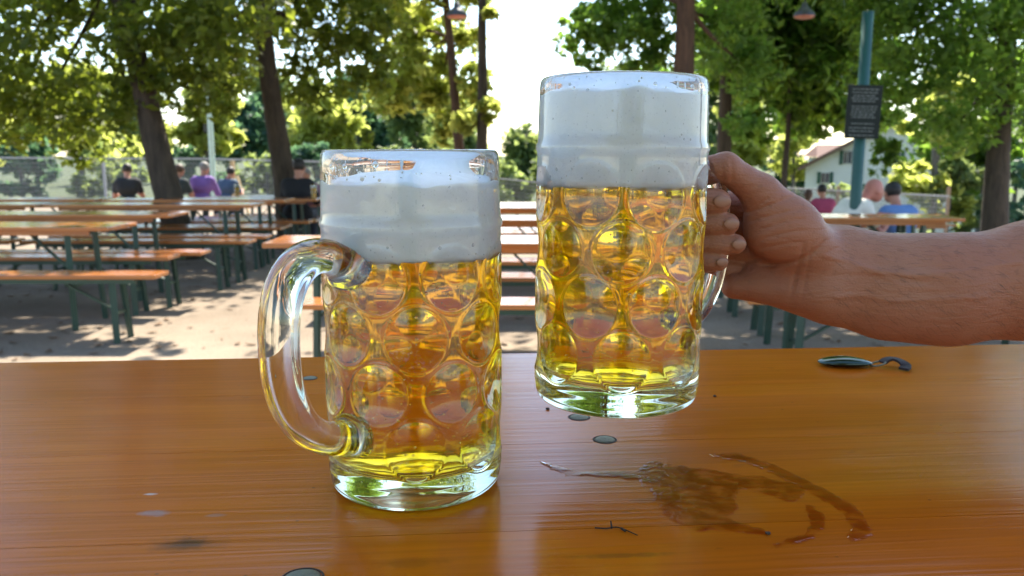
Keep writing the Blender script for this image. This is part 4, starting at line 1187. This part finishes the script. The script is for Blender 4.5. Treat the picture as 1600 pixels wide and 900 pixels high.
board = box('notice_board', (0, 0, 0), (bw, 0.03, bh), M['board'], pole, .006); board.location = bl; board.rotation_euler = (0, R(1.5), 0)
rg = random.Random(4); lt_ = bmesh.new()
rows = [.42, .36, .30, .25, .20, .10, .05, .0, -.05, -.10, -.22, -.30, -.36, -.44]
for i, rz_ in enumerate(rows):
    x = -bw * .40 + rg.uniform(0, .03); xe = bw * rg.uniform(.25, .40)
    while x < xe:
        wl_ = rg.uniform(.012, .05)
        if x + wl_ > bw * .44: break
        add_box(lt_, (x + wl_ / 2, -0.0165, rz_ * bh), (wl_, 0.003, bh * .020)); x += wl_ + .012
tx = from_bm('lettering', lt_, M['lettering'], board); tx['kind'] = 'stuff'
for dz in (-.28, .28):
    br = box('bracket', (0, 0, 0), (.16, .03, .03), M['pole'], pole); br.location = (0, -0.075, bl.z + dz * bh)

M['lamp_shade'] = simple('dark_lamp_enamel', (0.06, 0.06, 0.065), 0.35, 0.2, 0.2)
M['lamp_inner'] = simple('salmon_lamp_enamel', (0.55, 0.22, 0.15), 0.4)
M['cord'] = simple('black_cord', (0.02, 0.02, 0.02), 0.6)
def lamp(px, py, Y, label):
    p = P(px, py, Y); r = empty('hanging_lamp', p); tag(r, label, 'lamp', 'lamps hanging in the trees')
    V, F = lathe([(0.135, -0.045), (0.130, -0.010), (0.085, 0.035), (0.040, 0.075), (0.030, 0.125), (0.0, 0.13)], 24); mesh('lamp_shade', V, F, M['lamp_shade'], r, True)
    V, F = lathe([(0.0, -0.060), (0.05, -0.075), (0.105, -0.066), (0.131, -0.046), (0.128, -0.03), (0.0, -0.025)], 24); mesh('lower_shade', V, F, M['lamp_inner'], r, True)
    V, F = tube([(0, 0, .12), (0.01, 0, .9), (0, 0, 2.6)], [.008] * 3, 6); mesh('cord', V, F, M['cord'], r)
lamp(270, 22, 12.0, 'hanging lamp with dark shade high at the left, above the leaning trunk')
lamp(714, 20, 11.0, 'hanging lamp with salmon underside beside the slim reddish trunk')
lamp(1257, 20, 11.0, 'hanging lamp with dark shade among the green leaves at the right')
M['pale_pole'] = simple('pale_green_pole', (0.42, 0.55, 0.47), 0.5)
lp2 = empty('lamp_pole', gp(337, 25)); tag(lp2, 'pale green lamp pole behind the purple shirt at the left', 'lamp post')
zt = P(337, 135, 25).z - lp2.location.z
V, F = lathe([(0.10, 0), (0.085, 1.2), (0.075, zt)], 14); mesh('pole', V, F, M['pale_pole'], lp2, True)
V, F = lathe([(0.02, zt - .05), (0.15, zt), (0.17, zt + .12), (0.05, zt + .26), (0.0, zt + .27)], 14); mesh('lamp_head', V, F, M['pale_pole'], lp2, True)

# ------------------------------------------------------------------ seated people
def cloth(name, col): return simple(name, col, 0.85, 0, 0.2, 9, .3, 30)
def person(x, y, rz, shirt, hair, label, lean=12, turn=0, sleeve=0.6, skin=None, long_hair=False, bald=False, trousers=(0.03, 0.035, 0.05), sc=1.0, arms=0.34, sink=0.0):
    h = 0.016
    X, Y, Z = grid3((-0.36, -0.32, -0.02), (0.36, 0.78, 1.42), h)
    ln = R(lean); hip = Vector((0, 0, 0.56))
    def T(px, py, pz): # torso frame -> local
        return hip + Vector((px, py * math.cos(ln) + pz * math.sin(ln), pz * math.cos(ln) - py * math.sin(ln)))
    cone = lambda a, b, ra, rb, ys=1: cone_d(X, Y, Z, a, b, ra, rb, ys)
    tors = smin(cone(T(-.07, 0, .0), T(.07, 0, .0), .135, .135, 1.2), cone(T(-.08, 0, .30), T(.08, 0, .30), .115, .115, 1.1), .08)
    tors = smin(tors, cone(T(-.14, 0, .43), T(.14, 0, .43), .075, .075), .08)
    hc_ = T(0, .06, .68) 
    neck = cone(T(0, .0, .44), T(0, .03, .60), .060, .055)
    yaw = R(turn); fy = Vector((-math.sin(yaw), math.cos(yaw), 0)); fx = Vector((math.cos(yaw), math.sin(yaw), 0))
    head = smin(ell_d(X, Y, Z, hc_ + Vector((0, 0, .02)), (.080, .098, .105)), ell_d(X, Y, Z, hc_ + fy * .035 + Vector((0, 0, -.05)), (.058, .062, .070)), .04)
    head = smin(head, ell_d(X, Y, Z, hc_ + fy * .105 + Vector((0, 0, -.015)), (.014, .02, .024)), .012)
    for s in (-1, 1): head = smin(head, ell_d(X, Y, Z, hc_ + fx * (s * .082) + Vector((0, 0, -.01)), (.014, .022, .032)), .006)
    am = None; upper = None
    for s in (-1, 1):
        sh = T(s * .185, 0, .42); el = sh + Vector((s * .07, .10 + .02 * math.sin(ln), -.27)); ha = Vector((s * .10, el.y + .26, max(.80, el.z + .02)))
        up = cone(sh, el, .056, .043)
        a = smin(up, cone(el, ha, .042, .030), .02)
        a = smin(a, ell_d(X, Y, Z, ha + Vector((-s * .02, .06, -.005)), (.04, .08, .025)), .02)
        sl = cone(sh, sh.lerp(el, sleeve), .066, .062)
        am = a if am is None else np.minimum(am, a); upper = sl if upper is None else np.minimum(upper, sl)
    leg = None; tr = None
    for s in (-1, 1):
        k = Vector((s * .11, .42, .53)); f = Vector((s * .12, .40, .08))
        l = smin(cone(hip + Vector((s * .09, 0, 0)), k, .088, .062), cone(k, f, .058, .040), .03)
        l2 = smin(cone(hip + Vector((s * .09, 0, 0)), k, .100, .074), cone(k, f, .070, .056), .03)
        l = smin(l, cone(f + Vector((0, -.02, -.03)), f + Vector((0, .16, -.045)), .042, .032), .02)
        leg = l if leg is None else np.minimum(leg, l); tr = l2 if tr is None else np.minimum(tr, l2)
    body = smin(smin(tors, am, .03), smin(neck, head, .03), .03); body = smin(body, leg, .05)
    root_v, root_f = surface_nets(body.astype(np.float32), (-0.36, -0.32, -0.02), h)
    o = np_mesh('person', root_v, root_f, skin or M['skin_far'], None, True)
    cut = T(0, 0, .49).z
    shirt_d = smin(tors - .014, upper, .03)
    v, f = surface_nets(shirt_d.astype(np.float32), (-0.36, -0.32, -0.02), h); np_mesh('shirt', v, f, shirt, o, True)
    trd = np.maximum(smin(tr, tors - .010, .02), Z - .60)
    v, f = surface_nets(trd.astype(np.float32), (-0.36, -0.32, -0.02), h); np_mesh('trousers', v, f, cloth('trousers', trousers), o, True)
    if not bald:
        hd = ell_d(X, Y, Z, hc_ + fy * (-.012) + Vector((0, 0, .035)), (.092, .104, .104))
        if long_hair: hd = smin(hd, cone(hc_ - fy * .05, hc_ - fy * .07 + Vector((0, 0, -.22)), .075, .05), .04)
        face = ell_d(X, Y, Z, hc_ + fy * .10 + Vector((0, 0, -.04)), (.075, .07, .085))
        hd = np.maximum(hd, -face)
        v, f = surface_nets(hd.astype(np.float32), (-0.36, -0.32, -0.02), h); np_mesh('hair', v, f, hair, o, True)
    o.location = (x, y, ground(x, y) - sink); o.rotation_euler = (0, 0, rz); o.scale = (sc,) * 3
    tag(o, label, 'person', None)
    return o
hb = simple('dark_hair', (0.018, 0.014, 0.012), 0.6); hg = simple('grey_hair', (0.22, 0.20, 0.19), 0.7); hbr = simple('brown_hair', (0.07, 0.035, 0.02), 0.6)
def seat(px, Y, **k): 
    return person(xat(px, Y), Y, R(k.pop('rz', 0)), **k)
seat(203, 15.5, shirt=cloth('black_cloth', (0.02, 0.02, 0.024)), hair=hb, label='person with dark hair at the left edge, left of the leaning trunk', rz=20, sc=.94)
seat(277, 16.0, shirt=cloth('dark_cloth', (0.025, 0.035, 0.04)), hair=hbr, label='person in dark clothes half hidden behind the leaning trunk', rz=-10, sc=.95)
seat(317, 16.4, shirt=cloth('purple_cloth', (0.20, 0.10, 0.34)), hair=hg, label='grey-haired person in a purple shirt seen from behind', lean=14, sleeve=.95, rz=-4)
seat(354, 17.4, shirt=cloth('navy_cloth', (0.05, 0.09, 0.15)), hair=hb, label='person in a blue-grey shirt right of the purple shirt', lean=18, rz=-14, sc=.95)
seat(466, 12.1, shirt=cloth('black_shirt', (0.010, 0.010, 0.013)), hair=hb, label='dark-haired person in a black shirt in front of the forked trunk', lean=10, sleeve=.9, sc=1.0)
seat(487, 15.6, shirt=cloth('mauve_cloth', (0.22, 0.13, 0.17)), hair=hg, label='person in mauve facing the camera beside the black shirt', lean=8, rz=165, sc=.94)
seat(1257, 17.5, shirt=cloth('brown_cloth', (0.13, 0.09, 0.06)), hair=hbr, label='brown-haired person left of the magenta shirt', rz=-35, long_hair=True, sc=.95, sink=-.22)
seat(1287, 16.6, shirt=cloth('magenta_cloth', (0.36, 0.05, 0.12)), hair=hb, label='dark-haired person in a magenta shirt seen from behind', sc=1.0, sink=-.22)
seat(1300, 9.7, shirt=cloth('white_cloth', (0.72, 0.68, 0.60)), hair=hb, bald=True, skin=mat_skin('ruddy_skin', (0.52, 0.21, 0.16), False), label='bald person in a white shirt leaning forward over a table', lean=38, rz=-78, sc=1.12, sink=.10)
seat(1414, 10.1, shirt=cloth('blue_cloth', (0.12, 0.22, 0.46)), hair=hb, label='dark-haired person in a blue shirt at the right', lean=18, rz=12, sc=1.05, sink=.14)

# beer glasses on the far tables
M['far_beer'] = simple('pale_beer_in_glass', (0.72, 0.42, 0.05), 0.15, 0, 0.1)
for px, Y, lb in ((373, 13.35, 'small glass of pale beer on the table in front of the blue-grey shirt'), (492, 11.65, 'small glass of pale beer on the table near the mauve person')):
    x = xat(px, Y); r = empty('beer_glass', (x, Y, ground(x, Y) + 0.771)); tag(r, lb, 'beer glass')
    V, F = lathe([(0.0, 0.0), (0.030, 0.0), (0.031, 0.01), (0.030, 0.05), (0.040, 0.15), (0.0, 0.15)], 20); mesh('beer', V, F, M['far_beer'], r, True)
    V, F = lathe([(0.0, 0.150), (0.0395, 0.150), (0.041, 0.18), (0.03, 0.192), (0.0, 0.195)], 20); mesh('foam', V, F, M['foam'], r, True)
    V, F = lathe([(0.0, -0.0005), (0.0325, -0.0005), (0.0325, 0.05), (0.0435, 0.2), (0.042, 0.2), (0.0312, 0.05), (0.0, 0.0)], 24); mesh('glass', V, F, M['glass'], r, True)

# fallen leaves on the gravel
rngf = np.random.RandomState(77); n = 900
fx = rngf.uniform(-6, 5, n); fy = rngf.uniform(3.0, 11, n); sz = rngf.uniform(.015, .05, n); an = rngf.uniform(0, 6.28, n)
V = []
for x, y, q, a in zip(fx, fy, sz, an):
    z = ground(x, y) + 0.006; c_, s_ = math.cos(a), math.sin(a)
    for u, v, w in ((-1, 0, .1), (0, .55, .0), (1, 0, .25), (0, -.55, .05)): V.append((x + (u * c_ - v * s_) * q, y + (u * s_ + v * c_) * q, z + w * q))
M['dry_leaf'] = simple('dry_leaf', (0.12, 0.065, 0.028), 0.8, 0, 0.5, 3)
fl = np_mesh('fallen_leaves', V, np.arange(len(V)).reshape(-1, 4), M['dry_leaf']); tag(fl, 'scattered dry brown leaves on the gravel between the benches', 'leaves', kind='stuff')
